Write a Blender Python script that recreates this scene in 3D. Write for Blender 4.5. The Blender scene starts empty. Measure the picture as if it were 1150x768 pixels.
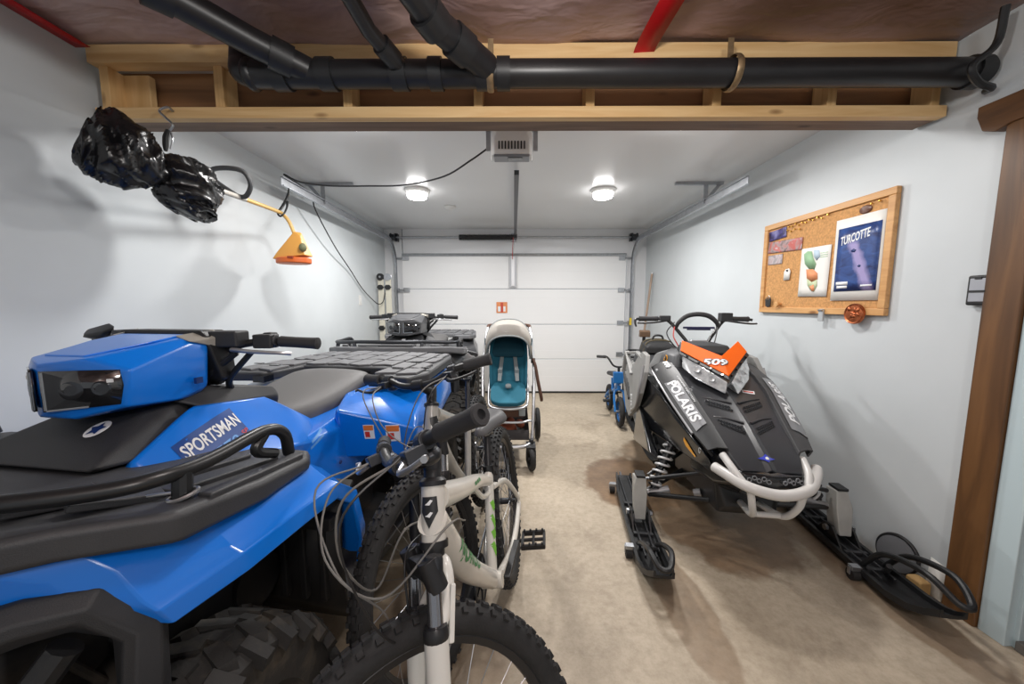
import bpy, bmesh, math, random
from mathutils import Vector, Matrix, Euler, noise
from mathutils.bvhtree import BVHTree
random.seed(7)
PI = math.pi
S = bpy.context.scene
COL = S.collection
V = Vector

# ------------------------------------------------------------------ materials
def _nt(name):
    m = bpy.data.materials.new(name)
    m.use_nodes = True
    nt = m.node_tree
    return m, nt, nt.nodes['Principled BSDF']

def lin(c):
    return tuple((x / 12.92 if x <= .04045 else ((x + .055) / 1.055) ** 2.4) for x in c)

def rgb(r, g, b):
    return lin((r / 255., g / 255., b / 255.))

def mat(name, col, rough=.5, metal=0., var=0., vscale=20., bump=0., bscale=200., coat=0., spec=.5, dirt=None, dscale=6., damt=.5):
    m, nt, b = _nt(name)
    N, L = nt.nodes, nt.links
    b.inputs['Base Color'].default_value = (*col, 1)
    b.inputs['Roughness'].default_value = rough
    b.inputs['Metallic'].default_value = metal
    b.inputs['Coat Weight'].default_value = coat
    b.inputs['Coat Roughness'].default_value = .12
    b.inputs['Specular IOR Level'].default_value = spec
    tc = N.new('ShaderNodeTexCoord')
    last = None
    if var:
        n = N.new('ShaderNodeTexNoise'); n.inputs['Scale'].default_value = vscale; n.inputs['Detail'].default_value = 5
        L.new(tc.outputs['Object'], n.inputs['Vector'])
        r = N.new('ShaderNodeValToRGB')
        r.color_ramp.elements[0].position = .3; r.color_ramp.elements[1].position = .7
        r.color_ramp.elements[0].color = (*[max(0, c * (1 - var)) for c in col], 1)
        r.color_ramp.elements[1].color = (*[min(1, c * (1 + var)) for c in col], 1)
        L.new(n.outputs['Fac'], r.inputs['Fac']); last = r.outputs['Color']
    if dirt:
        n = N.new('ShaderNodeTexNoise'); n.inputs['Scale'].default_value = dscale; n.inputs['Detail'].default_value = 8; n.inputs['Roughness'].default_value = .65
        L.new(tc.outputs['Object'], n.inputs['Vector'])
        r = N.new('ShaderNodeValToRGB'); r.color_ramp.elements[0].position = .5; r.color_ramp.elements[1].position = .75
        r.color_ramp.elements[1].color = (damt, damt, damt, 1)
        L.new(n.outputs['Fac'], r.inputs['Fac'])
        mx = N.new('ShaderNodeMix'); mx.data_type = 'RGBA'
        L.new(r.outputs['Color'], mx.inputs['Factor'])
        if last: L.new(last, mx.inputs['A'])
        else: mx.inputs['A'].default_value = (*col, 1)
        mx.inputs['B'].default_value = (*dirt, 1); last = mx.outputs['Result']
    if last: L.new(last, b.inputs['Base Color'])
    if bump:
        n = N.new('ShaderNodeTexNoise'); n.inputs['Scale'].default_value = bscale; n.inputs['Detail'].default_value = 4
        L.new(tc.outputs['Object'], n.inputs['Vector'])
        bp = N.new('ShaderNodeBump'); bp.inputs['Strength'].default_value = bump; bp.inputs['Distance'].default_value = .002
        L.new(n.outputs['Fac'], bp.inputs['Height']); L.new(bp.outputs['Normal'], b.inputs['Normal'])
    return m

def emis(name, col, s):
    m, nt, b = _nt(name)
    b.inputs['Base Color'].default_value = (*col, 1)
    b.inputs['Emission Color'].default_value = (*col, 1)
    b.inputs['Emission Strength'].default_value = s
    return m

def wood(name, c0, c1, axis=0, scale=3., rough=.6, dark=None):
    m, nt, b = _nt(name); N, L = nt.nodes, nt.links
    tc = N.new('ShaderNodeTexCoord'); mp = N.new('ShaderNodeMapping')
    sc = [14., 14., 14.]; sc[axis] = 1.0
    mp.inputs['Scale'].default_value = [s * scale / 3 for s in sc]
    L.new(tc.outputs['Object'], mp.inputs['Vector'])
    n = N.new('ShaderNodeTexNoise'); n.inputs['Scale'].default_value = 1.6; n.inputs['Detail'].default_value = 6; n.inputs['Distortion'].default_value = 1.2
    L.new(mp.outputs['Vector'], n.inputs['Vector'])
    r = N.new('ShaderNodeValToRGB')
    r.color_ramp.elements[0].color = (*c0, 1); r.color_ramp.elements[1].color = (*c1, 1)
    r.color_ramp.elements[0].position = .32; r.color_ramp.elements[1].position = .68
    L.new(n.outputs['Fac'], r.inputs['Fac']); out = r.outputs['Color']
    # knots
    vo = N.new('ShaderNodeTexVoronoi'); vo.inputs['Scale'].default_value = 1.0
    mp2 = N.new('ShaderNodeMapping'); s2 = [9., 9., 9.]; s2[axis] = 3.2
    mp2.inputs['Scale'].default_value = s2
    L.new(tc.outputs['Object'], mp2.inputs['Vector']); L.new(mp2.outputs['Vector'], vo.inputs['Vector'])
    r2 = N.new('ShaderNodeValToRGB'); r2.color_ramp.elements[0].position = .05; r2.color_ramp.elements[1].position = .13
    r2.color_ramp.elements[0].color = (.25, .16, .1, 1); r2.color_ramp.elements[1].color = (1, 1, 1, 1)
    L.new(vo.outputs['Distance'], r2.inputs['Fac'])
    mx = N.new('ShaderNodeMix'); mx.data_type = 'RGBA'; mx.blend_type = 'MULTIPLY'; mx.inputs['Factor'].default_value = .8
    L.new(out, mx.inputs['A']); L.new(r2.outputs['Color'], mx.inputs['B'])
    L.new(mx.outputs['Result'], b.inputs['Base Color'])
    b.inputs['Roughness'].default_value = rough
    bp = N.new('ShaderNodeBump'); bp.inputs['Strength'].default_value = .15; bp.inputs['Distance'].default_value = .003
    L.new(n.outputs['Fac'], bp.inputs['Height']); L.new(bp.outputs['Normal'], b.inputs['Normal'])
    return m

# ------------------------------------------------------------------ mesh builder
def cat(pts, n=6, closed=False):
    pts = [V(p) for p in pts]
    if len(pts) < 3 and not closed: return pts
    out = []
    N = len(pts)
    rng = range(N if closed else N - 1)
    for i in rng:
        if closed:
            p0, p1, p2, p3 = pts[(i - 1) % N], pts[i], pts[(i + 1) % N], pts[(i + 2) % N]
        else:
            p1, p2 = pts[i], pts[i + 1]
            p0 = pts[i - 1] if i > 0 else p1 * 2 - p2
            p3 = pts[i + 2] if i + 2 < N else p2 * 2 - p1
        for k in range(n):
            t = k / n
            out.append(.5 * ((2 * p1) + (p2 - p0) * t + (2 * p0 - 5 * p1 + 4 * p2 - p3) * t * t + (3 * p1 - p0 - 3 * p2 + p3) * t ** 3))
    if not closed: out.append(pts[-1])
    return out

class MB:
    def __init__(s): s.bm = bmesh.new()
    def mesh(s, vs, fs):
        b = [s.bm.verts.new(v) for v in vs]
        for f in fs:
            try: s.bm.faces.new([b[i] for i in f])
            except ValueError: pass
        return s
    def box(s, c, d, rot=None, taper=1.):
        x, y, z = [k / 2 for k in d]
        t = taper
        vs = [V(p) for p in ((-x, -y, -z), (x, -y, -z), (x, y, -z), (-x, y, -z), (-x * t, -y * t, z), (x * t, -y * t, z), (x * t, y * t, z), (-x * t, y * t, z))]
        if rot is not None:
            R = rot if isinstance(rot, Matrix) else Euler(rot).to_matrix()
            vs = [R @ v for v in vs]
        vs = [v + V(c) for v in vs]
        return s.mesh(vs, [(3, 2, 1, 0), (4, 5, 6, 7), (0, 1, 5, 4), (1, 2, 6, 5), (2, 3, 7, 6), (3, 0, 4, 7)])
    def hull(s, pts):
        vs = [s.bm.verts.new(p) for p in pts]
        r = bmesh.ops.convex_hull(s.bm, input=vs)
        dead = [e for e in r['geom_interior'] if isinstance(e, bmesh.types.BMVert)] + [e for e in r['geom_unused'] if isinstance(e, bmesh.types.BMVert)]
        dead = [v for v in dead if v.is_valid]
        if dead: bmesh.ops.delete(s.bm, geom=list(set(dead)), context='VERTS')
        fs = [e for e in s.bm.edges if len(e.link_faces) == 2 and e.calc_face_angle(0) < .035]
        bmesh.ops.dissolve_edges(s.bm, edges=fs, use_verts=False)
        return s
    def bar(s, p0, p1, w, h, up=(0, 0, 1)):
        p0, p1 = V(p0), V(p1); d = (p1 - p0); l = d.length; d.normalize()
        u = V(up); x = d.cross(u)
        if x.length < 1e-4: x = d.cross(V((1, 0, 0)))
        x.normalize(); u = x.cross(d)
        R = Matrix((x, d, u)).transposed()
        return s.box((p0 + p1) / 2, (w, l, h), R)
    def tube(s, pts, r, seg=10, sm=True, closed=False, n=6, caps=True):
        pts = [V(p) for p in pts]
        if sm and len(pts) > 2:
            if isinstance(r, (list, tuple)):
                m = len(pts); rr = []
                P = cat(pts, n, closed)
                for i in range(len(P)):
                    t = i / n; k = int(t)
                    a = r[k % m]; b2 = r[(k + 1) % m] if closed else r[min(k + 1, m - 1)]
                    rr.append(a + (b2 - a) * (t - k))
                r = rr
            else: P = cat(pts, n, closed)
            pts = P
        if not isinstance(r, (list, tuple)): r = [r] * len(pts)
        N = len(pts); rings = []
        t0 = (pts[1] - pts[0]).normalized()
        up = V((0, 0, 1)) if abs(t0.z) < .9 else V((1, 0, 0))
        nx = t0.cross(up).normalized()
        for i in range(N):
            if closed: t = (pts[(i + 1) % N] - pts[i - 1])
            elif i == 0: t = pts[1] - pts[0]
            elif i == N - 1: t = pts[-1] - pts[-2]
            else: t = (pts[i + 1] - pts[i]).normalized() + (pts[i] - pts[i - 1]).normalized()
            if t.length < 1e-9: t = t0.copy()
            t.normalize()
            nx = (nx - t * nx.dot(t))
            if nx.length < 1e-6: nx = t.cross(V((.3, .5, .8)))
            nx.normalize(); ny = t.cross(nx)
            rings.append([s.bm.verts.new(pts[i] + (nx * math.cos(a) + ny * math.sin(a)) * r[i]) for a in [2 * PI * k / seg for k in range(seg)]])
        M = N if closed else N - 1
        for i in range(M):
            a, b = rings[i], rings[(i + 1) % N]
            off = 0
            if closed and i == N - 1:
                off = min(range(seg), key=lambda o: (a[0].co - b[o].co).length)
            for k in range(seg):
                try: s.bm.faces.new((a[k], b[(k + off) % seg], b[(k + 1 + off) % seg], a[(k + 1) % seg]))
                except ValueError: pass
        if caps and not closed:
            s.bm.faces.new(rings[0]); s.bm.faces.new(rings[-1][::-1])
        return s
    def lathe(s, prof, o=(0, 0, 0), axis=(0, 0, 1), seg=24, closed=False):
        ax = V(axis).normalized(); o = V(o)
        u = ax.orthogonal().normalized(); w = ax.cross(u)
        rings = []
        for r, h in prof:
            if r < 1e-6: rings.append([s.bm.verts.new(o + ax * h)])
            else: rings.append([s.bm.verts.new(o + ax * h + (u * math.cos(a) + w * math.sin(a)) * r) for a in [2 * PI * k / seg for k in range(seg)]])
        n = len(rings)
        for i in range(n if closed else n - 1):
            a, b = rings[i], rings[(i + 1) % n]
            for k in range(seg):
                k2 = (k + 1) % seg
                if len(a) == 1 and len(b) == 1: continue
                if len(a) == 1: f = (a[0], b[k], b[k2])
                elif len(b) == 1: f = (a[k], b[0], a[k2])
                else: f = (a[k], b[k], b[k2], a[k2])
                try: s.bm.faces.new(f)
                except ValueError: pass
        return s
    def cyl(s, p0, p1, r, seg=16, r2=None):
        p0, p1 = V(p0), V(p1); d = p1 - p0
        r2 = r if r2 is None else r2
        return s.lathe([(0, 0), (r, 0), (r2, d.length), (0, d.length)], p0, d, seg)
    def ball(s, c, r, seg=16, sc=(1, 1, 1), rot=None):
        vs0 = len(s.bm.verts)
        res = bmesh.ops.create_uvsphere(s.bm, u_segments=seg, v_segments=max(6, seg // 2), radius=r)
        R = Euler(rot).to_matrix() if rot else Matrix.Identity(3)
        for v in res['verts']:
            v.co = R @ V((v.co.x * sc[0], v.co.y * sc[1], v.co.z * sc[2])) + V(c)
        return s
    def torus(s, c, R, r, axis=(0, 0, 1), seg=32, ms=10, a0=0, a1=2 * PI):
        ax = V(axis).normalized(); u = ax.orthogonal().normalized(); w = ax.cross(u); c = V(c)
        full = abs(a1 - a0 - 2 * PI) < 1e-4
        pts = [c + (u * math.cos(a) + w * math.sin(a)) * R for a in [a0 + (a1 - a0) * k / seg for k in range(seg if full else seg + 1)]]
        return s.tube(pts, r, ms, sm=False, closed=full)
    def prism(s, poly, h, M=None):
        # poly in the local xy plane, extruded 0..h along z, then placed by M
        n = len(poly); M = M or Matrix.Identity(4)
        vs = [M @ V((p[0], p[1], 0)) for p in poly] + [M @ V((p[0], p[1], h)) for p in poly]
        return s.mesh(vs, [tuple(range(n - 1, -1, -1)), tuple(range(n, 2 * n))] + [(i, (i + 1) % n, n + (i + 1) % n, n + i) for i in range(n)])
    def loft(s, rings, closed=True, caps=True):
        R = [[s.bm.verts.new(p) for p in r] for r in rings]
        n = len(R[0])
        for a, b in zip(R, R[1:]):
            for k in range(n if closed else n - 1):
                k2 = (k + 1) % n
                try: s.bm.faces.new((a[k], a[k2], b[k2], b[k]))
                except ValueError: pass
        if caps and closed:
            s.bm.faces.new(R[0][::-1]); s.bm.faces.new(R[-1])
        return s
    def xf(s, M):
        bmesh.ops.transform(s.bm, matrix=M, verts=s.bm.verts); return s
    def mirror(s):
        g = s.bm.verts[:] + s.bm.edges[:] + s.bm.faces[:]
        d = bmesh.ops.duplicate(s.bm, geom=g)['geom']
        for v in d:
            if isinstance(v, bmesh.types.BMVert): v.co.x = -v.co.x
        bmesh.ops.reverse_faces(s.bm, faces=[f for f in d if isinstance(f, bmesh.types.BMFace)])
        return s
    def build(s, name, m, parent=None, bev=0., solid=0., sub=0, angle=35, seg=2, recalc=True, loc=None, off=-1.):
        if recalc: bmesh.ops.recalc_face_normals(s.bm, faces=s.bm.faces)
        me = bpy.data.meshes.new(name)
        s.bm.to_mesh(me); s.bm.free()
        o = bpy.data.objects.new(name, me); COL.objects.link(o)
        for mm in (m if isinstance(m, (list, tuple)) else [m]): me.materials.append(mm)
        for p in me.polygons: p.use_smooth = True
        if parent: o.parent = parent
        if loc is not None: o.location = loc
        if solid:
            d = o.modifiers.new('solid', 'SOLIDIFY'); d.thickness = solid; d.offset = off
        if sub:
            d = o.modifiers.new('sub', 'SUBSURF'); d.levels = sub; d.render_levels = sub
        if bev:
            d = o.modifiers.new('bevel', 'BEVEL'); d.width = bev; d.segments = seg; d.limit_method = 'ANGLE'; d.angle_limit = math.radians(25)
            d.harden_normals = True
        elif not sub:
            me.set_sharp_from_angle(angle=math.radians(angle))
        return o

def pieces(b, name, m, parent, **kw):
    """build each loose piece of b as an object of its own"""
    left = set(b.bm.verts); out = []
    while left:
        st = [left.pop()]; comp = {st[0]}
        while st:
            v = st.pop()
            for e in v.link_edges:
                w = e.other_vert(v)
                if w in left: left.discard(w); comp.add(w); st.append(w)
        nb = MB(); idx = {v: nb.bm.verts.new(v.co) for v in comp}
        for f in {f for v in comp for f in v.link_faces}:
            nb.bm.faces.new([idx[v] for v in f.verts])
        out.append(nb)
    b.bm.free()
    return [nb.build(name, m, parent, **kw) for nb in out]

def empty(name, loc=(0, 0, 0), rz=0., label=None, cat_=None, group=None, rot=None):
    o = bpy.data.objects.new(name, None); COL.objects.link(o)
    o.empty_display_size = .1
    o.location = loc
    o.rotation_euler = rot if rot else (0, 0, math.radians(rz))
    return tag(o, label, cat_, group)

def tag(o, label=None, cat_=None, group=None, kind=None):
    if label: o['label'] = label
    if cat_: o['category'] = cat_
    if group: o['group'] = group
    if kind: o['kind'] = kind
    return o

def copy_tree(o, parent=None):
    c = o.copy(); COL.objects.link(c)
    if parent: c.parent = parent
    for ch in list(o.children): copy_tree(ch, c)
    return c

def mx(pts): return [(-p[0], p[1], p[2]) for p in pts]

def frame(o, x, up):
    x = V(x).normalized(); up = V(up); z = x.cross(up).normalized(); y = z.cross(x)
    M = Matrix((x, y, z)).transposed().to_4x4(); M.translation = V(o)
    return M

def text(body, m, parent, o, x, up, w, h, shear=0., thick=.001, name='lettering', drape=None, lift=.002, bold=0., center=True):
    """letters fitted into a w x h field centred on o; drape: object (same space) they are laid upon"""
    cu = bpy.data.curves.new('t', 'FONT'); cu.body = body; cu.shear = shear; cu.size = 1; cu.offset = bold
    cu.extrude = 0; cu.resolution_u = 3
    ob = bpy.data.objects.new('t', cu); COL.objects.link(ob)
    dg = bpy.context.evaluated_depsgraph_get(); dg.update()
    me = bpy.data.meshes.new_from_object(ob.evaluated_get(dg))
    bpy.data.objects.remove(ob); bpy.data.curves.remove(cu)
    xs = [v.co.x for v in me.vertices]; ys = [v.co.y for v in me.vertices]
    x0, x1, y0, y1 = min(xs), max(xs), min(ys), max(ys)
    M = frame(o, x, up)
    bm = bmesh.new(); bm.from_mesh(me); bpy.data.meshes.remove(me)
    for v in bm.verts:
        v.co = V(((v.co.x - (x0 + x1) / 2) / (x1 - x0) * w, (v.co.y - (y0 + y1) / 2) / (y1 - y0) * h, 0))
    bmesh.ops.triangulate(bm, faces=bm.faces)
    if drape is not None:
        for _ in range(2):
            bmesh.ops.subdivide_edges(bm, edges=[e for e in bm.edges if e.calc_length() > max(w, h) / 14], cuts=1)
            bmesh.ops.triangulate(bm, faces=bm.faces)
    bm.transform(M)
    n = M.to_3x3() @ V((0, 0, 1))
    if drape is not None:
        lay(bm, n, drape, lift)
    else:
        r = bmesh.ops.extrude_face_region(bm, geom=bm.faces[:])
        bmesh.ops.translate(bm, vec=n * thick, verts=[v for v in r['geom'] if isinstance(v, bmesh.types.BMVert)])
    b = MB(); b.bm.free(); b.bm = bm
    return b.build(name, m, parent, recalc=drape is None)

def lay(bm, n, drape, lift):
    dg = bpy.context.evaluated_depsgraph_get(); dg.update()
    ev = drape.evaluated_get(dg); me = ev.to_mesh()
    t = BVHTree.FromPolygons([v.co.copy() for v in me.vertices], [tuple(p.vertices) for p in me.polygons])
    ev.to_mesh_clear()
    for v in bm.verts:
        hit = t.ray_cast(v.co + n * .12, -n, .3)
        if hit[0] is not None: v.co = hit[0] + n * lift
        else: v.tag = True
    dead = [v for v in bm.verts if v.tag]
    if dead: bmesh.ops.delete(bm, geom=dead, context='VERTS')
    far = [e for e in bm.edges if e.calc_length() > .05 + 3 * lift and abs((e.verts[0].co - e.verts[1].co).normalized().dot(n)) > .75]
    if far: bmesh.ops.delete(bm, geom=far, context='EDGES')
    bm.normal_update()

def decal(poly, m, parent, o, x, up, name, drape, lift=.0015, cuts=3):
    """a printed patch laid on a surface: poly in the plane (x, up) about o"""
    M = frame(o, x, up); b = MB()
    vs = [b.bm.verts.new(V((p[0], p[1], 0))) for p in poly]
    b.bm.faces.new(vs); bmesh.ops.triangulate(b.bm, faces=b.bm.faces)
    for _ in range(cuts):
        bmesh.ops.subdivide_edges(b.bm, edges=b.bm.edges[:], cuts=1); bmesh.ops.triangulate(b.bm, faces=b.bm.faces)
    b.bm.transform(M); n = M.to_3x3() @ V((0, 0, 1))
    lay(b.bm, n, drape, lift)
    return b.build(name, m, parent, recalc=False)

def rect(w, h): return [(-w / 2, -h / 2), (w / 2, -h / 2), (w / 2, h / 2), (-w / 2, h / 2)]
def circ(r, n=20): return [(r * math.cos(2 * PI * k / n), r * math.sin(2 * PI * k / n)) for k in range(n)]

# ------------------------------------------------------------------ shared materials
black = mat('black_plastic', rgb(30, 31, 33), .45, bump=.12, bscale=300)
black_rough = mat('textured_black_plastic', rgb(44, 45, 48), .55, bump=.35, bscale=500)
black_gloss = mat('gloss_black_plastic', rgb(22, 23, 26), .2, coat=.5)
black_metal = mat('black_painted_steel', rgb(26, 27, 29), .35, spec=.6)
rubber = mat('tyre_rubber', rgb(38, 38, 39), .75, var=.25, vscale=30, bump=.3, bscale=200)
mud_rubber = mat('muddy_tyre_rubber', rgb(40, 39, 38), .7, dirt=rgb(110, 98, 80), dscale=9, damt=.55, bump=.3)
grip_m = mat('grip_rubber', rgb(48, 48, 50), .7, bump=.4, bscale=600)
steel = mat('brushed_steel', rgb(170, 172, 176), .32, 1., bump=.05)
galv = mat('galvanised_steel', rgb(178, 181, 186), .38, .9, var=.12, vscale=25)
alu = mat('aluminium', rgb(190, 191, 194), .35, .85)
chrome = mat('chrome', rgb(215, 218, 225), .08, 1.)
dark_steel = mat('dark_steel', rgb(70, 72, 76), .4, .8)
silver_paint = mat('silver_paint', rgb(158, 158, 160), .38, .3)
white_paint = mat('white_paint', rgb(225, 224, 218), .3, coat=.3)
white_plastic = mat('white_plastic', rgb(222, 222, 220), .4)
white_print = mat('white_print', rgb(232, 234, 236), .5)
# ================================================================== THE ROOM
XL, XR, YB, ZC = -1.78, 1.82, 5.0, 2.275
YH = 1.58            # front face of the timber bulkhead
wall_m = mat('painted_drywall', rgb(203, 209, 212), .45, var=.03, vscale=3, bump=.08, bscale=60)
ceil_m = mat('ceiling_paint', rgb(226, 227, 228), .22, bump=.05, bscale=40)
pine = wood('pine_stud', rgb(212, 170, 114), rgb(234, 200, 148), 0, 3)
pine_z = wood('pine_stud_upright', rgb(206, 164, 108), rgb(228, 192, 138), 2, 3)
osb = wood('brown_sheathing', rgb(120, 84, 54), rgb(150, 108, 70), 0, 2)
stained = wood('stained_post', rgb(78, 52, 30), rgb(118, 82, 48), 2, 2.2, .45)
stained_y = wood('stained_head_board', rgb(78, 50, 28), rgb(116, 78, 42), 1, 2.2, .45)

def concrete():
    m, nt, b = _nt('worn_concrete'); N, L = nt.nodes, nt.links
    tc = N.new('ShaderNodeTexCoord')
    def nz(s, d=6, r=.6, dist=0.):
        n = N.new('ShaderNodeTexNoise'); n.inputs['Scale'].default_value = s; n.inputs['Detail'].default_value = d; n.inputs['Roughness'].default_value = r; n.inputs['Distortion'].default_value = dist
        L.new(tc.outputs['Object'], n.inputs['Vector']); return n.outputs['Fac']
    def ramp(f, a, c, pa=.3, pc=.7):
        r = N.new('ShaderNodeValToRGB'); r.color_ramp.elements[0].position = pa; r.color_ramp.elements[1].position = pc
        r.color_ramp.elements[0].color = (*a, 1); r.color_ramp.elements[1].color = (*c, 1); L.new(f, r.inputs['Fac']); return r.outputs['Color']
    def mixc(f, a, c, mode='MIX'):
        k = N.new('ShaderNodeMix'); k.data_type = 'RGBA'; k.blend_type = mode
        if isinstance(f, float): k.inputs['Factor'].default_value = f
        else: L.new(f, k.inputs['Factor'])
        L.new(a, k.inputs['A'])
        if isinstance(c, tuple): k.inputs['B'].default_value = (*c, 1)
        else: L.new(c, k.inputs['B'])
        return k.outputs['Result']
    base = ramp(nz(1.3, 8), rgb(172, 158, 138), rgb(202, 189, 169))
    fine = ramp(nz(26, 8, .75), (.78, .76, .73), (1.0, 1.0, 1.0), .35, .6)
    c = mixc(1.0, base, fine, 'MULTIPLY')
    scuff = ramp(nz(3.4, 10, .8, .6), (0, 0, 0), (1, 1, 1), .60, .78)
    sepn = N.new('ShaderNodeSeparateColor'); L.new(scuff, sepn.inputs['Color'])
    ml = N.new('ShaderNodeMath'); ml.operation = 'MULTIPLY'; ml.inputs[1].default_value = .45; L.new(sepn.outputs['Red'], ml.inputs[0])
    c = mixc(ml.outputs[0], c, rgb(200, 194, 184))
    dk = ramp(nz(2.1, 10, .75, .3), (1, 1, 1), (0, 0, 0), .30, .46)
    sep2 = N.new('ShaderNodeSeparateColor'); L.new(dk, sep2.inputs['Color'])
    ml2 = N.new('ShaderNodeMath'); ml2.operation = 'MULTIPLY'; ml2.inputs[1].default_value = .5; L.new(sep2.outputs['Red'], ml2.inputs[0])
    c = mixc(ml2.outputs[0], c, rgb(118, 102, 84))
    # melt-water stains under and beside the snowmobile, with wobbly outlines of their own
    wob = nz(4.5, 6, .6)
    geo = N.new('ShaderNodeSeparateXYZ'); L.new(tc.outputs['Object'], geo.inputs['Vector'])
    stains = None
    for (x, y, rx, ry, amt) in ((.84, 2.42, .34, .42, 1.), (1.18, 1.95, .36, .44, .85), (.72, 1.38, .10, .40, .55), (1.30, 2.75, .40, .55, .7), (1.62, 1.55, .12, .6, .6), (-.55, 1.0, .55, .7, .5)):
        a = N.new('ShaderNodeMath'); a.operation = 'SUBTRACT'; a.inputs[1].default_value = x; L.new(geo.outputs['X'], a.inputs[0])
        a2 = N.new('ShaderNodeMath'); a2.operation = 'DIVIDE'; a2.inputs[1].default_value = rx; L.new(a.outputs[0], a2.inputs[0])
        a3 = N.new('ShaderNodeMath'); a3.operation = 'POWER'; a3.inputs[1].default_value = 2; 
        ab = N.new('ShaderNodeMath'); ab.operation = 'ABSOLUTE'; L.new(a2.outputs[0], ab.inputs[0]); L.new(ab.outputs[0], a3.inputs[0])
        d = N.new('ShaderNodeMath'); d.operation = 'SUBTRACT'; d.inputs[1].default_value = y; L.new(geo.outputs['Y'], d.inputs[0])
        d2 = N.new('ShaderNodeMath'); d2.operation = 'DIVIDE'; d2.inputs[1].default_value = ry; L.new(d.outputs[0], d2.inputs[0])
        db = N.new('ShaderNodeMath'); db.operation = 'ABSOLUTE'; L.new(d2.outputs[0], db.inputs[0])
        d3 = N.new('ShaderNodeMath'); d3.operation = 'POWER'; d3.inputs[1].default_value = 2; L.new(db.outputs[0], d3.inputs[0])
        s = N.new('ShaderNodeMath'); s.operation = 'ADD'; L.new(a3.outputs[0], s.inputs[0]); L.new(d3.outputs[0], s.inputs[1])
        w = N.new('ShaderNodeMath'); w.operation = 'MULTIPLY_ADD'; w.inputs[1].default_value = 1.5; w.inputs[2].default_value = -.75; L.new(wob, w.inputs[0])
        s2 = N.new('ShaderNodeMath'); s2.operation = 'ADD'; L.new(s.outputs[0], s2.inputs[0]); L.new(w.outputs[0], s2.inputs[1])
        mr = N.new('ShaderNodeMapRange'); mr.inputs['From Min'].default_value = .82; mr.inputs['From Max'].default_value = 1.08
        mr.inputs['To Min'].default_value = amt; mr.inputs['To Max'].default_value = 0; L.new(s2.outputs[0], mr.inputs['Value'])
        if stains is None: stains = mr.outputs['Result']
        else:
            q = N.new('ShaderNodeMath'); q.operation = 'MAXIMUM'; L.new(stains, q.inputs[0]); L.new(mr.outputs['Result'], q.inputs[1]); stains = q.outputs[0]
    wet = ramp(nz(7, 8, .7), rgb(98, 76, 56), rgb(146, 118, 90), .3, .7)
    q = N.new('ShaderNodeMath'); q.operation = 'MULTIPLY'; q.inputs[1].default_value = .9; L.new(stains, q.inputs[0])
    c = mixc(q.outputs[0], c, wet)
    L.new(c, b.inputs['Base Color'])
    r = N.new('ShaderNodeMapRange'); r.inputs['To Min'].default_value = .55; r.inputs['To Max'].default_value = .3; L.new(stains, r.inputs['Value'])
    L.new(r.outputs['Result'], b.inputs['Roughness'])
    bp = N.new('ShaderNodeBump'); bp.inputs['Strength'].default_value = .12; bp.inputs['Distance'].default_value = .004
    L.new(nz(40, 8, .7), bp.inputs['Height']); L.new(bp.outputs['Normal'], b.inputs['Normal'])
    return m
conc = concrete()

def struct(o): o['kind'] = 'structure'; return o
struct(MB().box((0.02, 1.5, -.05), (3.9, 7.3, .1)).build('floor', conc))
struct(MB().box((XL - .05, 1.5, 1.2), (.1, 7.3, 2.4)).build('wall_left', wall_m))
b = MB()
b.box((XR + .05, 3.18, 1.2), (.1, 3.66, 2.4))          # from the door post back to the garage door
b.box((XR + .05, .6, 2.2), (.1, 1.5, .4))              # above the side door
b.box((XR + .05, -1.1, 1.2), (.1, 1.9, 2.4))
struct(b.build('wall_right', wall_m))
b = MB()
b.box((-1.66, YB + .05, 1.2), (.24, .1, 2.4)); b.box((1.69, YB + .05, 1.2), (.27, .1, 2.4)); b.box((0.015, YB + .05, 2.14), (3.08, .1, .42))
struct(b.build('wall_back', mat('back_wall_paint', rgb(226, 227, 229), .45, bump=.05, bscale=60)))
struct(MB().box((.02, (YH + .1 + 5.1) / 2, ZC + .03), (3.7, 5.1 - YH - .1, .06)).build('ceiling', ceil_m))

# vapour barrier sheet stapled under the joists in front of the bulkhead
def sheet_mat():
    m, nt, b = _nt('vapour_barrier_over_insulation'); N, L = nt.nodes, nt.links
    tc = N.new('ShaderNodeTexCoord')
    n = N.new('ShaderNodeTexNoise'); n.inputs['Scale'].default_value = 1.1; n.inputs['Detail'].default_value = 2; L.new(tc.outputs['Object'], n.inputs['Vector'])
    r = N.new('ShaderNodeValToRGB'); e = r.color_ramp.elements
    e[0].position = .36; e[0].color = (*rgb(118, 90, 76), 1); e[1].position = .64; e[1].color = (*rgb(196, 170, 166), 1)
    k = e.new(.5); k.color = (*rgb(164, 134, 128), 1)
    L.new(n.outputs['Fac'], r.inputs['Fac'])
    L.new(r.outputs['Color'], b.inputs['Base Color'])
    b.inputs['Roughness'].default_value = .38
    mp = N.new('ShaderNodeMapping'); mp.inputs['Scale'].default_value = (2.2, 4, 1); L.new(tc.outputs['Object'], mp.inputs['Vector'])
    n2 = N.new('ShaderNodeTexNoise'); n2.inputs['Scale'].default_value = 2.2; n2.inputs['Detail'].default_value = 3; n2.inputs['Distortion'].default_value = .3; L.new(mp.outputs['Vector'], n2.inputs['Vector'])
    bp = N.new('ShaderNodeBump'); bp.inputs['Strength'].default_value = .5; bp.inputs['Distance'].default_value = .05
    L.new(n2.outputs['Fac'], bp.inputs['Height']); L.new(bp.outputs['Normal'], b.inputs['Normal'])
    return m
b = MB(); nx_, ny_ = 96, 64; vs = []
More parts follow.
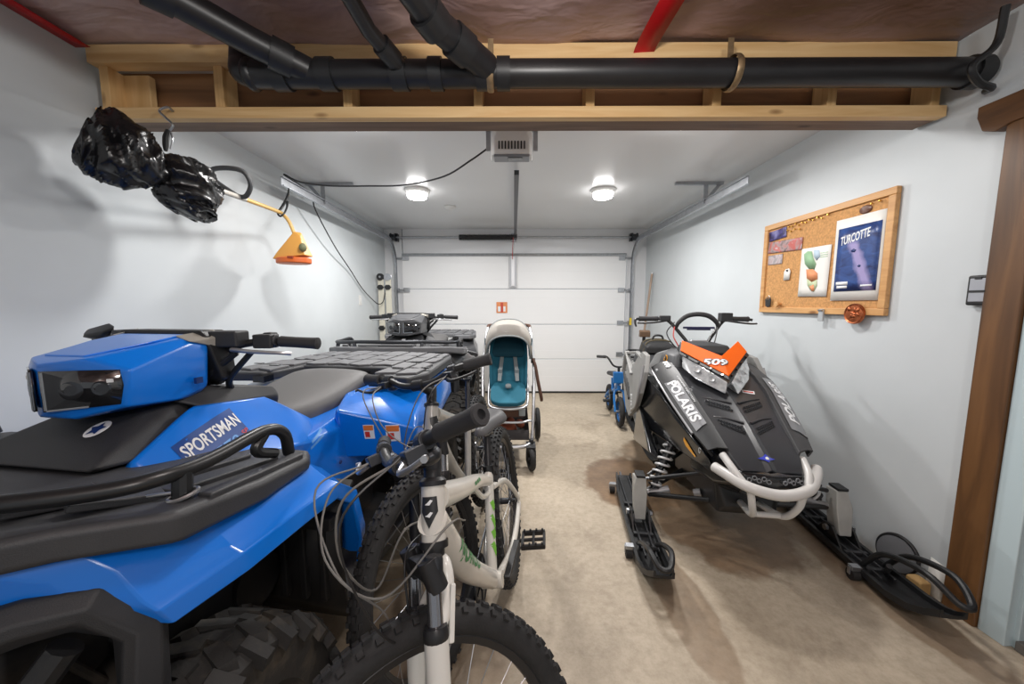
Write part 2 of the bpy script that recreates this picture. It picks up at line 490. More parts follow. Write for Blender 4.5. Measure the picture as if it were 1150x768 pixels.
for j in range(ny_ + 1):
    for i in range(nx_ + 1):
        x = XL + (XR - XL) * i / nx_; y = -1.9 + (YH + 1.92) * j / ny_
        z = 2.318 + .020 * noise.noise(V((x * 2.2, y * 3.5, 1.3))) + .010 * noise.noise(V((x * 5, y * 9, 4.1)))
        vs.append((x, y, z))
b.mesh(vs, [(j * (nx_ + 1) + i, j * (nx_ + 1) + i + 1, (j + 1) * (nx_ + 1) + i + 1, (j + 1) * (nx_ + 1) + i) for j in range(ny_) for i in range(nx_)])
struct(b.build('ceiling.001', sheet_mat(), solid=.02, off=1, recalc=False))

# timber bulkhead: top plate, bottom plate, studs, sheathing
bh = struct(MB().box((.02, YH + .125, 2.165), (3.58, .012, .25)).build('trim_1', osb))
tag(bh, kind='structure')
MB().box((.02, YH + .02, 2.052), (3.56, .038, .045)).build('bottom_plate', pine, bh, bev=.003)
MB().box((.02, YH + .085, 2.052), (3.56, .09, .038)).build('soffit_plate', wood('grey_brown_plank', rgb(96, 72, 56), rgb(132, 104, 84), 0, 2.5), bh, bev=.003)
MB().box((.02, YH + .02, 2.277), (3.56, .06, .07)).build('top_plate', pine, bh, bev=.003)
for x in (-1.72, -1.24, -.70, -.15, .32, .85, 1.33, 1.76):
    MB().box((x, YH + .055, 2.158), (.038, .085, .17)).build('bulkhead_stud', pine_z, bh, bev=.003)
MB().box((-1.66, YH + .09, 2.158), (.14, .03, .17)).build('blocking', pine_z, bh, bev=.003)

red_m = mat('red_sheathing_tape', rgb(190, 22, 30), .4, var=.15, vscale=6)
def ribbon(name, pts, w, m, wd):
    """tape along pts; wd = width direction"""
    b = MB(); wd = V(wd).normalized() * w / 2; vs = []; P = cat(pts, 6)
    for p in P: vs += [p - wd, p + wd]
    b.mesh(vs, [(2 * i, 2 * i + 1, 2 * i + 3, 2 * i + 2) for i in range(len(P) - 1)])
    return b.build(name, m, solid=.002)
o = ribbon('red_tape', [(.60, .80, 2.292), (.56, 1.05, 2.289), (.545, 1.25, 2.286), (.535, 1.42, 2.283), (.53, 1.56, 2.279), (.53, 1.597, 2.236)], .085, red_m, (1, .1, 0))
tag(o, 'red tape strip crossing the plastic sheet above the long black pipe', 'tape')
o = ribbon('red_tape', [(XL + .035, .5, 2.288), (XL + .035, .9, 2.286), (XL + .035, 1.3, 2.287), (XL + .035, 1.55, 2.287)], .06, red_m, (1, 0, 0))
tag(o, 'red tape strip along the top edge of the left wall', 'tape')

# black drain pipes hung below the joists
pipe_m = mat('black_abs_pipe', rgb(30, 30, 32), .38, var=.2, vscale=8)
ZP, YP, RP = 2.135, 1.475, .048
def coupling(b, p, d, r=.057, l=.07):
    p, d = V(p), V(d).normalized()
    b.cyl(p - d * l / 2, p + d * l / 2, r, 24)
dp = empty('drain_pipe', (.4, YP, ZP), 0, 'long black drain pipe strapped along the timber bulkhead', 'pipe')
b = MB().tube([(-1.02 - .4, 0, 0), (1.40, 0, 0)], RP, 24, sm=False); b.build('pipe', pipe_m, dp)
for x in (-1.30, -1.12, -.84, -.70, -.52, -.44, 1.36):
    b = MB(); coupling(b, (x, 0, 0), (1, 0, 0), .056, .05 if x > -.8 else .06); b.build('pipe_coupling', black, dp)
strap_m = mat('perforated_strap', rgb(150, 128, 98), .45, .7, var=.3, vscale=40)
b = MB().ball((-1.415, 0, 0), .056, 20, (.6, 1, 1)); b.tube([(-1.40, 0, 0), (-1.445, .0, .01), (-1.46, .02, .05), (-1.46, .03, .12)], .047, 18); b.build('pipe_elbow', pipe_m, dp)
for x in (-.49, .44):
    b = MB(); b.torus((x, 0, 0), RP + .010, .004, (1, 0, 0), 28, 6); b.xf(Matrix.Translation((x, 0, 0)) @ Matrix.Diagonal((3.2, 1, 1, 1)) @ Matrix.Translation((-x, 0, 0)))
    b.box((x, .02, .095), (.022, .003, .09)); b.build('strap', strap_m, dp)
# branch pipes running back over the camera
def branch(name, pts, r, label, cpl):
    b = MB(); b.tube(pts, r, 24, sm=False)
    b.xf(Matrix.Translation((-.4, -YP, -ZP)))
    o = b.build(name, pipe_m, dp); o['label'] = label
    for (p, d) in cpl:
        MB().cyl(V(p) - V(d).normalized() * .035, V(p) + V(d).normalized() * .035, r + .008, 24).xf(Matrix.Translation((-.4, -YP, -ZP))).build('pipe_coupling', black, o)
    return o
branch('branch_pipe', [(-1.66, .45, 2.20), (-1.06, 1.20, 2.195), (-.93, 1.36, 2.175), (-.78, 1.475, 2.14)], .047, 'thick black branch pipe slanting to the left end of the long drain pipe', [((-1.08, 1.175, 2.195), (.69, .85, 0)), ((-.86, 1.415, 2.158), (.15, .115, -.035))])
branch('branch_pipe', [(-.55, .4, 2.215), (-.515, 1.14, 2.205), (-.49, 1.30, 2.17), (-.425, 1.45, 2.14)], .027, 'thin black branch pipe between two thicker ones joining the drain pipe', [((-.513, 1.15, 2.203), (.03, .9, 0)), ((-.455, 1.385, 2.155), (.065, .15, -.03))])
branch('branch_pipe', [(-.45, .4, 2.21), (-.33, 1.12, 2.20), (-.26, 1.27, 2.17), (-.10, 1.45, 2.14)], .048, 'thick black branch pipe elbowing into the middle of the drain pipe', [((-.335, 1.10, 2.20), (.12, .72, 0)), ((-.27, 1.255, 2.172), (.07, .15, -.02)), ((-.19, 1.35, 2.155), (.1, .11, -.02))])
o = MB().tube([(1.72, 1.37, 2.29), (1.73, 1.39, 2.18), (1.66, 1.395, 2.11), (1.70, 1.405, 2.06), (1.77, 1.42, 2.05), (1.80, 1.46, 2.06)], .012, 8).build('cable_loop', black)
tag(o, 'black cable loop at the right end of the drain pipe', 'cable')

# side door post, head board and painted jamb on the right
p = struct(MB().box((XR - .015, 1.325, .955), (.035, .105, 1.91)).build('trim_2', stained, bev=.004))
b = MB().prism([(1.46, 1.96), (1.44, 1.905), (1.40, 1.885), (1.36, 1.90), (.3, 1.90), (.3, 2.0), (1.46, 2.0)], .04, Matrix(((0, 0, -1, XR - .002), (1, 0, 0, 0), (0, 1, 0, 0), (0, 0, 0, 1))))
struct(b.build('trim_3', stained_y, bev=.004))
jamb = mat('pale_blue_jamb_paint', rgb(196, 214, 220), .4)
b = MB().box((XR - .005, 1.235, .95), (.03, .07, 1.9)); b.box((XR + .05, 1.195, .95), (.08, .03, 1.9)); b.box((XR + .03, 1.20, .95), (.1, .012, 1.9))
struct(b.build('trim_4', jamb, bev=.003))
d = struct(MB().box((XR + .09, .78, .97), (.045, .8, 1.86)).build('door_2', mat('dark_door', rgb(62, 46, 38), .5)))
MB().box((XR + .06, .78, .02), (.12, .8, .035)).build('threshold', mat('grey_threshold', rgb(110, 108, 104), .5), d)

# ------------------------------------------------------------------ garage door
door_m = mat('white_door_steel', rgb(236, 237, 238), .42)
gd = empty('door_1', (0, 4.99, 0)); gd['kind'] = 'structure'
DH = 1.95; n = 4; sh = DH / n
for k in range(n):
    z0, z1 = k * sh + .003, (k + 1) * sh - .003
    prof = []          # (y, z) outer skin with shallow ribs
    m = 4
    for i in range(m):
        za, zb = z0 + (z1 - z0) * i / m, z0 + (z1 - z0) * (i + 1) / m
        g = .0022
        prof += [(0, za + (0.006 if i == 0 else g)), (0, zb - g)]
        if i < m - 1: prof += [(.0009, zb - g * .3), (.0009, zb + g * .3)]
    prof = [(.012, z0)] + prof + [(.012, z1)]
    b = MB(); vs = []; N_ = len(prof)
    for x in (-1.53, 1.535):
        vs += [(x, y - .03, z) for y, z in prof]
    b.mesh(vs, [(i, i + 1, N_ + i + 1, N_ + i) for i in range(N_ - 1)])
    ds = b.build('door_section', door_m, gd, solid=.03, off=1, recalc=False, angle=2)
    for p in ds.data.polygons: p.use_smooth = False
strut_m = galv
MB().tube([(-1.52, -.055, 1.925), (1.525, -.055, 1.925)], .018, 8, sm=False).build('strut', strut_m, gd)
MB().box((-.012, -.045, 1.70), (.10, .03, .44)).build('arm_bracket', mat('grey_bracket', rgb(176, 178, 182), .4, .5), gd, bev=.006)
MB().box((-.012, -.065, 1.70), (.05, .02, .40)).build('arm_rail', alu, gd, bev=.004)
for sx in (-1, 1):
    for z in (.20, .56, 1.0, 1.45, 1.88):
        b = MB().box((sx * 1.475, -.04, z), (.085, .02, .06)); b.cyl((sx * 1.52, -.05, z), (sx * 1.60, -.05, z), .012, 10)
        b.build('hinge', galv, gd, bev=.002)
MB().box((0, -.016, .012), (3.06, .03, .03)).build('bottom_seal', black, gd)
st = MB().box((-.165, -.036, 1.21), (.15, .004, .15)).build('warning_label', mat('orange_label', rgb(222, 142, 92), .5), gd)
MB().box((-.165, -.039, 1.21), (.035, .002, .135)).build('label_bar', mat('label_red', rgb(196, 74, 54), .5), st)
MB().box((-.20, -.039, 1.19), (.04, .002, .07)).build('label_panel', white_print, st)
MB().box((-.13, -.039, 1.19), (.03, .002, .07)).build('label_panel', white_print, st)

def track(sx, label):
    t = empty('garage_door_track', (sx * 1.60, 4.93, 0), 0, label, 'track')
    P = [(0, 0, .02), (0, 0, 1.80)] + [(0, -.30 * (1 - math.cos(a)), 1.80 + .30 * math.sin(a)) for a in [PI / 2 * k / 10 for k in range(1, 11)]] + [(0, -2.36, 2.105)]
    sec = [(-.022, -.03), (-.022, .03), (.0, .03), (.0, .025), (-.017, .025), (-.017, -.025), (0, -.025), (0, -.03)]
    rings = []
    for i, p in enumerate(P):
        p = V(p); a = V(P[max(0, i - 1)]); c = V(P[min(len(P) - 1, i + 1)])
        d = (c - a).normalized(); nrm = V((1, 0, 0)).cross(d)
        rings.append([p + V((-sx * q[0], 0, 0)) + nrm * q[1] for q in sec])
    MB().loft(rings).build('rail', galv, t, angle=20)
    for z in (.5, 1.0, 1.45):
        MB().box((sx * .012, .035, z), (.05, .06, .05)).build('wall_bracket', galv, t)
    # hanger: ceiling angle, drop leg and brace
    y = -1.80
    MB().box((sx * -.04, y, ZC - .012), (.40, .03, .022)).build('ceiling_angle', galv, t)
    b = MB().bar((sx * .02, y, 2.10), (sx * .02, y, ZC), .035, .004, (0, 1, 0)); b.bar((sx * .02, y, 2.12), (sx * .14, y, ZC - .01), .025, .004, (0, 1, 0))
    b.build('hanger', galv, t)
    if sx > 0: MB().box((0, -.034, 1.02), (.03, .006, .10)).build('yellow_label', mat('yellow_label', rgb(226, 196, 60), .5), t)
    return t
track(-1, 'galvanised garage door track along the left wall')
track(1, 'galvanised garage door track along the right wall')
ts = empty('torsion_bar', (0, 4.935, 2.155), 0, 'steel torsion bar with black spring above the white garage door', 'torsion bar')
MB().tube([(-1.63, 0, 0), (1.60, 0, 0)], .013, 12, sm=False).build('shaft', galv, ts)
b = MB(); b.tube([(-.72 + .70 * t / 200, .034 * math.cos(t * .55 * 2), .034 * math.sin(t * .55 * 2)) for t in range(0, 201)], .007, 6, sm=False); b.cyl((-.74, 0, 0), (-.70, 0, 0), .036, 16); b.cyl((-.04, 0, 0), (0, 0, 0), .036, 16)
b.cyl((-.72, 0, 0), (-.02, 0, 0), .032, 16)
b.build('spring', black_metal, ts)
for sx in (-1, 1):
    b = MB().lathe([(0, -.04), (.055, -.04), (.055, -.03), (.042, -.025), (.042, .02), (.055, .025), (.055, .035), (0, .035)], (sx * 1.63, 0, 0), (1, 0, 0), 20); b.box((sx * 1.58, .025, 0), (.012, .07, .10)); b.build('cable_drum', dark_steel, ts)
MB().box((.0, .03, .0), (.07, .06, .11)).build('centre_bracket', galv, ts, bev=.004)

op = empty('garage_door_opener', (-.012, 2.12, 2.17), 0, 'white garage door opener hanging from the ceiling with a long rail', 'garage door opener')
rings = []
for (y, w0, w1, z0, z1) in ((0, .085, .10, -.068, .055), (.02, .105, .118, -.075, .085), (.10, .12, .122, -.072, .098), (.32, .118, .122, .03, .095)):
    rings.append([(-w1, y, z0), (w1, y, z0), (w1, y, z1 - .04), (w0, y, z1), (-w0, y, z1), (-w1, y, z1 - .04)])
oc = MB().loft(rings).build('housing', white_plastic, op, bev=.008)
b = MB()
for k in range(9): b.box((-.072 + .018 * k, .002, -.022), (.008, .012, .042), (-.0, 0, 0))
b.build('vent_slots', black, oc)
MB().box((0, .045, -.076), (.205, .085, .014)).build('lower_lens', mat('grey_lens', rgb(128, 131, 136), .35), op, bev=.004)
MB().box((.02, .03, -.084), (.08, .03, .006)).build('button_panel', black_gloss, op)
b = MB()
for sx in (-1, 1):
    b.box((sx * .128, .1, .05), (.004, .03, .13)); b.box((sx * .14, .1, .05), (.026, .004, .13))
    b.box((sx * .128, .26, .05), (.004, .03, .12))
b.box((0, .1, .1), (.30, .03, .006)); b.build('hanger', galv, op)
b = MB().box((.03, 1.53, -.055), (.032, 2.40, .03)); b.build('rail', dark_steel, op)
MB().tube([(.004, 2.62, -.05), (.0, 2.66, -.12), (-.006, 2.69, -.2), (-.004, 2.70, -.32)], .004, 6).build('release_cord', mat('red_cord', rgb(180, 40, 40), .6), op)
MB().box((0.03, 2.45, -.075), (.045, .11, .05)).build('trolley', black, op, bev=.005)
b = MB().bar((0.02, 2.49, -.09), (0, 2.78, -.26), .03, .006, (1, 0, 0)); b.build('arm', galv, op)

# ------------------------------------------------------------------ lamps
glow = emis('lamp_diffuser_glow', (1., .98, .96), 20.)
def ceiling_lamp(x, y, label, pw):
    t = empty('ceiling_light', (x, y, ZC), 0, label, 'ceiling light', 'round ceiling lights')
    MB().lathe([(0, 0), (.112, 0), (.112, -.012), (.098, -.03), (.09, -.034)], (0, 0, 0), (0, 0, 1), 32).build('base', white_plastic, t)
    MB().lathe([(0.088, -.03), (.086, -.06), (.078, -.072), (0, -.074)], (0, 0, 0), (0, 0, 1), 32).build('diffuser', glow, t)
    l = bpy.data.lights.new('lamp', 'AREA'); l.shape = 'DISK'; l.size = .18; l.energy = pw; l.color = (1, .975, .95)
    lo = bpy.data.objects.new('lamp_glow', l); COL.objects.link(lo); lo.location = (x, y, ZC - .085)
    return t
LP = 12.5
ceiling_lamp(-.87, 3.32, 'round ceiling light above the second quad bike, beside the smoke detector', LP * 2.2)
ceiling_lamp(.80, 3.32, 'round ceiling light above the rear of the snowmobile', LP * 2.2)
ceiling_lamp(-.87, 2.0, 'round ceiling light peeping below the bulkhead, left of the opener', LP)
ceiling_lamp(.92, 2.0, 'round ceiling light peeping below the bulkhead, right of the opener', LP)
# two more lamps in the part of the room the photographer stands in
def bulb(x, y, pw, rad=.07):
    l = bpy.data.lights.new('front_lamp', 'POINT'); l.shadow_soft_size = rad; l.energy = pw; l.color = (1, .96, .92)
    lo = bpy.data.objects.new('front_lamp', l); COL.objects.link(lo); lo.location = (x, y, 2.06)
bulb(.15, .55, 21.)
bulb(.3, -1.0, 42., .12)
o = MB().lathe([(0, 0), (.062, 0), (.066, -.008), (.05, -.022), (.02, -.026), (0, -.026)], (-.672, 3.87, ZC), (0, 0, 1), 28).build('smoke_detector', white_plastic)
tag(o, 'white round smoke detector on the ceiling beside a lamp', 'smoke detector')

w = bpy.data.worlds.new('World'); S.world = w; w.use_nodes = True
w.node_tree.nodes['Background'].inputs['Color'].default_value = (.90, .95, 1., 1)
w.node_tree.nodes['Background'].inputs['Strength'].default_value = .45

# ------------------------------------------------------------------ camera
cam = bpy.data.cameras.new('camera'); cam.sensor_width = 36; cam.lens = 400 / 1150 * 36; cam.clip_start = .02
co = bpy.data.objects.new('camera', cam); COL.objects.link(co)
co.location = (0, 0, 1.25); co.rotation_euler = (PI / 2 - math.atan(42 / 400), 0, math.atan(2 / 400))
S.camera = co
vs_ = S.view_settings; vs_.view_transform = 'Standard'; vs_.look = 'None'; vs_.gamma = 1; vs_.use_curve_mapping = False; vs_.exposure = 0.0
S.cycles.max_bounces = 8; S.cycles.use_denoising = True
# ================================================================== QUAD BIKES
blue = mat('blue_plastic_bodywork', rgb(6, 118, 224), .28, coat=.5, var=.03, vscale=4)
def blue_sub(c): return c
seat_m = mat('dark_grey_vinyl', rgb(92, 91, 91), .55, bump=.25, bscale=700)
rack_m = mat('grained_grey_black_plastic', rgb(56, 57, 60), .5, bump=.3, bscale=450, var=.1, vscale=14)
rack_grey = mat('dusty_grey_plastic', rgb(108, 109, 112), .6, bump=.3, bscale=450, var=.12, vscale=12)
lens_m = mat('smoked_headlight_lens', rgb(24, 25, 28), .06, coat=1., spec=.8)
lamp_in = mat('headlight_reflector', rgb(150, 152, 156), .15, .8)
under_m = mat('muddy_black_underside', rgb(24, 24, 25), .6, dirt=rgb(96, 82, 64), dscale=7, damt=.35)
navy = mat('navy_print', rgb(28, 52, 110), .4)
red_print = mat('red_print', rgb(206, 54, 42), .45)
orange_print = mat('orange_print', rgb(224, 120, 48), .5)
blue_print = mat('dark_blue_print', rgb(20, 66, 138), .35)
pale_blue_print = mat('pale_blue_print', rgb(98, 158, 222), .4)

def knob_tyre(R, w, rim_r, kn, rows, kd, m, name='tyre'):
    """tyre about the x axis"""
    b = MB(); h = w / 2
    prof = [(rim_r, -h * .80), (rim_r + .02, -h * .95), ((R + rim_r) / 2, -h), (R * .93, -h * .93), (R * .985, -h * .72), (R, -h * .3), (R, h * .3), (R * .985, h * .72), (R * .93, h * .93), ((R + rim_r) / 2, h), (rim_r + .02, h * .95), (rim_r, h * .80), (rim_r - .015, 0)]
    b.lathe(prof, (0, 0, 0), (1, 0, 0), 40, closed=True)
    for k in range(kn):
        for j, (fx, ln, wd, ang) in enumerate(rows):
            a = 2 * PI * (k + .5 * (j % 2)) / kn
            x = fx * h
            rr = R - (.03 * R if abs(fx) > .7 else 0) - .006
            c = V((x, rr * math.cos(a), rr * math.sin(a)))
            M = Matrix.Rotation(a - PI / 2, 3, 'X') @ Matrix.Rotation(math.radians(ang), 3, 'Z')
            if abs(fx) > .7: M = Matrix.Rotation(a - PI / 2, 3, 'X') @ Matrix.Rotation(math.copysign(.5, fx), 3, 'Y') @ Matrix.Rotation(math.radians(ang), 3, 'Z')
            b.box(c, (wd, ln, kd * 2), M, .85)
    return b

def lug_tyre(parent, c, name, R=.318, w=.215):
    rows = [(-.86, .030, .07, 12), (-.42, .034, .085, -24), (.0, .032, .05, 0), (.42, .034, .085, 24), (.86, .030, .07, -12)]
    t = knob_tyre(R - .014, w, .155, 25, rows, .012, m=None).build(name, mud_rubber, parent, loc=c, angle=30)
    return t

def quad(loc, rz, label, body, rack, racktube, podm, letters):
    q = empty('quad_bike', loc, rz, label, 'quad bike')
    # wheels
    for sx in (-1, 1):
        for y in (.71, -.64):
            t = lug_tyre(q, (sx * (.465 if y > 0 else .40), y, .297), 'wheel', .297, .20)
            MB().lathe([(.155, -.07), (.16, -.078), (.14, -.05), (.10, .045), (.05, .06), (0, .06)], (0, 0, 0), (sx, 0, 0), 28).build('rim', black_metal, t)
            MB().lathe([(.045, .05), (.045, .085), (.03, .095), (0, .095)], (0, 0, 0), (sx, 0, 0), 16).build('hub_cap', dark_steel, t)
    # chassis, engine and belly
    b = MB()
    b.hull([(sx * .24, y, z) for sx in (-1, 1) for y, z in ((.85, .38), (.80, .62), (-.80, .40), (-.80, .64), (.55, .26), (-.5, .26))])
    for sx in (-1, 1):
        b.hull([(sx * x, y, z) for x, y, z in ((.24, .33, .30), (.50, .30, .31), (.50, -.28, .31), (.24, -.3, .30), (.24, .33, .36), (.50, .30, .35), (.50, -.28, .35), (.24, -.3, .36))])
        b.box((sx * .27, .02, .48), (.05, .5, .26))
    b.build('chassis', under_m, q, bev=.008)
    for sx in (-1, 1):
        b = MB()
        for y0 in (.50, .76): b.tube([(sx * .16, y0, .40), (sx * .42, .64, .30)], .014, 8)
        for y0 in (.52, .74): b.tube([(sx * .18, y0, .52), (sx * .41, .64, .40)], .011, 8)
        b.build('suspension_arm', black_metal, q)
        b = MB().cyl((sx * .37, .63, .33), (sx * .24, .60, .72), .022, 12); b.tube([(sx * (.36 - .10 * t / 60), .63 - .02 * t / 60, .38 + .26 * t / 60) for t in range(61)], .012, 6)
        b.bm.free(); b.bm = bmesh.new()
        P0, P1 = V((sx * .37, .63, .34)), V((sx * .25, .60, .70)); d = P1 - P0
        b.cyl(P0, P1, .018, 12)
        u = d.normalized().orthogonal().normalized(); v = d.normalized().cross(u)
        b.tube([P0 + d * (.15 + .75 * t / 90) + (u * math.cos(t * .55) + v * math.sin(t * .55)) * .034 for t in range(91)], .007, 6, sm=False)
        b.build('shock_absorber', black_metal, q)
        # inner wing liner with ribs behind the front wheel
        b = MB()
        pts = [(.31, .74), (.37, .70), (.38, .55), (.36, .40), (.30, .30)]
        vs = []
        for y, z in pts: vs += [(sx * .25, y, z), (sx * .55, y, z)]
        b.mesh(vs, [(2 * i, 2 * i + 1, 2 * i + 3, 2 * i + 2) for i in range(len(pts) - 1)])
        b.build('mud_liner', under_m, q, solid=.012, off=0)
        b = MB()
        for k in range(4): b.box((sx * (.32 + .06 * k), .385, .545), (.018, .02, .24))
        b.box((sx * .415, .40, .67), (.27, .035, .035)); b.build('liner_rib', under_m, q, bev=.004)
        b = MB().hull([(sx * x, y, z) for x, y, z in ((.24, .95, .60), (.24, .36, .60), (.27, .95, .82), (.27, .36, .84), (.245, .95, .60), (.30, .9, .82), (.30, .4, .84))]); b.build('inner_wing', under_m, q)
        # front mudguard
        path_o = [(.275, .50, .555), (.295, .60, .575), (.345, .735, .585), (.42, .795, .585), (.54, .80, .582), (.67, .78, .555), (.775, .748, .50), (.805, .772, .45), (.845, .80, .39)]
        path_i = [(.275, .52, .36), (.30, .65, .36), (.35, .81, .40), (.43, .852, .44), (.55, .862, .46), (.69, .865, .46), (.81, .865, .42), (.88, .878, .36), (.94, .888, .29)]
        rings = []
        for (yo, zo, xo), (yi, zi, xi) in zip(path_o, path_i):
            po, pi = V((sx * xo, yo, zo)), V((sx * xi, yi, zi))
            mid = pi.lerp(po, .45) + V((0, .0, .016)); m2 = pi.lerp(po, .78) + V((0, 0, -.004))
            cen = V((sx * xo, .62, .35)); dn = (cen - po); dn.x = 0; dn.normalize()
            rings.append([pi, mid, m2, po, po + dn * .038 + V((sx * .006, 0, 0))])
        MB().loft(rings, closed=False).build('front_mudguard', body, q, solid=.012, bev=.007, seg=3)
        # blue side body below the seat, tank flank
        b = MB().hull([(sx * x, y, z) for x, y, z in ((.20, .60, .90), (.165, .42, .985), (.155, .18, .95), (.15, .06, .86), (.20, -.05, .77), (.27, .56, .84), (.30, .25, .80), (.28, .04, .75), (.25, .60, .80), (.29, .2, .74), (.1, .3, .75), (.1, .6, .80))])
        tk = b.build('tank_flank', body, q, bev=.014)
        b = MB().hull([(sx * x, y, z) for x, y, z in ((.28, .30, .78), (.29, .02, .755), (.25, -.30, .83), (.29, .28, .56), (.31, -.06, .56), (.30, -.06, .77), (.1, .3, .78), (.1, .3, .56), (.1, -.06, .56), (.1, -.3, .85), (.29, -.30, .60))])
        sb = b.build('side_body', body, q, bev=.012)
        b = MB().hull([(sx * x, y, z) for x, y, z in ((.285, .0, .845), (.29, -.03, .64), (.54, -.12, .63), (.56, -.12, .745), (.54, -.17, .785), (.30, -.08, .85), (.51, -.55, .79), (.45, -.90, .775), (.42, -.98, .70), (.2, -1.0, .70), (.2, -1.0, .855), (.42, -.95, .845), (.47, -.5, .855), (.2, -.2, .865), (.2, -.1, .7), (.55, -.28, .66), (.44, -.95, .68))])
        rm = b.build('rear_mudguard', body, q, bev=.016)
        if letters and sx < 0:
            # SPORTSMAN 570 decal strip along the flank
            tx = (0, -.145, .052); up = (.10, .03, .10)
            decal([(-.105, -.045), (.085, -.045), (.105, .05), (-.085, .045)], blue_print, tk, (-.235, .425, .895), tx, up, 'decal_panel', tk, .001)
            text('SPORTSMAN', white_print, tk, (-.232, .425, .912), tx, up, .185, .036, .35, drape=tk, bold=.02, lift=.002)
            text('570', pale_blue_print, tk, (-.255, .408, .868), tx, up, .085, .03, .35, drape=tk, bold=.01, lift=.002)
            text('SP', red_print, tk, (-.248, .345, .892), tx, up, .026, .014, .35, drape=tk, bold=.01, lift=.002)
            for k in range(3):
                decal([(-.016, -.0045), (.022, -.0045), (.016, .0045), (-.022, .0045)], red_print if k != 1 else white_print, sb, (-.30, .185 - .004 * k, .795 - .011 * k), (0, -1, .5), (.1, .3, 1), 'flag_stripe', sb, .001, 1)
            for k in range(2): decal([(-.04, -.004), (.036, -.004), (.04, .004), (-.036, .004)], pale_blue_print, sb, (-.30, .10 + .01 * k, .785 - .018 * k), (0, -1, .35), (.1, .3, 1), 'pale_stripe', sb, .001, 2)
            # warning stickers on the rear mudguard's front face
            for (x, z, w, h) in ((-.40, .745, .032, .058), (-.475, .735, .044, .068)):
                y = -.08
                s1 = decal(rect(w, h), white_print, rm, (x, y, z), (-1, .25, 0), (0, -.1, 1), 'warning_sticker', rm, .0015, 2)
                decal(rect(w * .9, h * .35), orange_print, rm, (x, y, z + h * .28), (-1, .25, 0), (0, -.1, 1), 'sticker_heading', rm, .003, 1)
                decal(rect(w * .45, h * .4), red_print, rm, (x + w * .15, y, z - h * .18), (-1, .25, 0), (0, -.1, 1), 'sticker_picture', rm, .003, 1)
        if letters and sx < 0:
            for (x, y, z) in ((-.313, -.045, .78), (-.313, -.045, .69), (-.312, .02, .65)):
                MB().ball((x, y, z), .008, 10, (.5, 1, 1)).build('rivet', navy, rm)
    # engine clutter seen through the wheel arch
    b = MB().cyl((-.1, .45, .52), (-.36, .45, .52), .07, 16); b.box((-.30, .58, .58), (.10, .18, .14), (.2, .1, .1)); b.cyl((-.22, .75, .55), (-.40, .72, .53), .05, 14); b.tube([(-.30, .72, .62), (-.40, .66, .52), (-.36, .58, .42), (-.44, .60, .36)], .010, 8); b.tube([(-.33, .8, .66), (-.36, .72, .5), (-.42, .64, .44)], .007, 8)
    b.build('engine_hoses', under_m, q, bev=0)
    # front rack deck
    out = [(.0, 1.02), (.25, 1.0), (.36, .93), (.44, .85), (.535, .76), (.545, .60), (.53, .45), (.49, .40), (.34, .40), (.30, .46)]
    poly = out + [(-x, y) for x, y in out[::-1] if x > 0]
    b = MB().prism(poly, .065, Matrix.Translation((0, 0, .845)))
    LZ = lambda y, pts: next((z0 + (z1 - z0) * (y - y0) / (y1 - y0) for (y0, z0), (y1, z1) in zip(pts, pts[1:]) if y <= y1), pts[-1][1])
    DT = [(.3, .868), (.45, .872), (.70, .902), (.85, .932), (1.1, .955)]; DB = [(.3, .835), (.45, .838), (.72, .842), (.80, .872), (.9, .888), (1.1, .90)]
    for v in b.bm.verts: v.co.z = LZ(v.co.y, DT if v.co.z > .88 else DB)
    dk = b.build('front_rack_deck', rack, q, bev=.014)
    b = MB()
    for sx in (-1, 1):
        for k, x in enumerate((.30, .375, .45)):
            b.bar((sx * x, .48, .878), (sx * (x - .02), .70, .906), .045, .014); b.bar((sx * (x - .02), .70, .906), (sx * (x - .07), .86 - .03 * k, .936), .045, .014)
        b.bar((sx * .505, .46, .876), (sx * .515, .70, .904), .03, .018)
    pieces(b, 'deck_rib', rack, dk, bev=.004)
    b = MB()
    b.box((0, .95, .952), (.40, .10, .014), (.12, 0, 0)); b.build('deck_panel', rack, dk, bev=.005)
    # cowl rising under the pod
    b = MB().hull([(sx * x, y, z) for sx in (-1, 1) for x, y, z in ((.20, .66, .905), (.14, .59, .925), (.10, .49, .985), (.115, .40, .995), (.16, .38, .90), (.19, .50, .88))])
    cw = b.build('front_cowl', black_rough, q, bev=.012)
    if letters:
        bo = (-.06, .545, .95)
        bd = decal(circ(.024), white_print, cw, bo, (-1, -.2, .0), (0, -.6, .8), 'round_badge', cw, .002, 2)
        star = []
        for k in range(10):
            a = PI / 2 + k * PI / 5; r_ = .019 if k % 2 == 0 else .010
            star.append((r_ * math.cos(a), r_ * math.sin(a)))
        decal(star, navy, bd, bo, (-1, -.2, .0), (0, -.6, .8), 'badge_star', cw, .004, 2)
    else:
        decal(rect(.03, .026), white_print, cw, (.0, .545, .95), (-1, 0, 0), (0, -.6, .8), 'badge', cw, .003, 1)
    # rack side rails
    b = MB()
    L_ = [(-.472, .45, .88), (-.475, .465, .935), (-.475, .52, .962), (-.485, .66, .955), (-.475, .74, .957), (-.43, .79, .957), (-.335, .86, .966), (-.20, .93, .975), (0, .95, .975)]
    full = L_ + [(-x, y, z) for x, y, z in L_[-2::-1]]
    b.tube(full, .0135, 12, n=5)
    for sx in (-1, 1):
        b.tube([(sx * .482, .705, .955), (sx * .487, .715, .89)], .015, 10); b.tube([(sx * .475, .52, .958), (sx * .475, .545, .925), (sx * .48, .50, .90)], .012, 10); b.tube([(sx * .25, .93, .966), (sx * .25, .95, .89)], .012, 10)
    b.build('front_rack_rail', racktube, q)
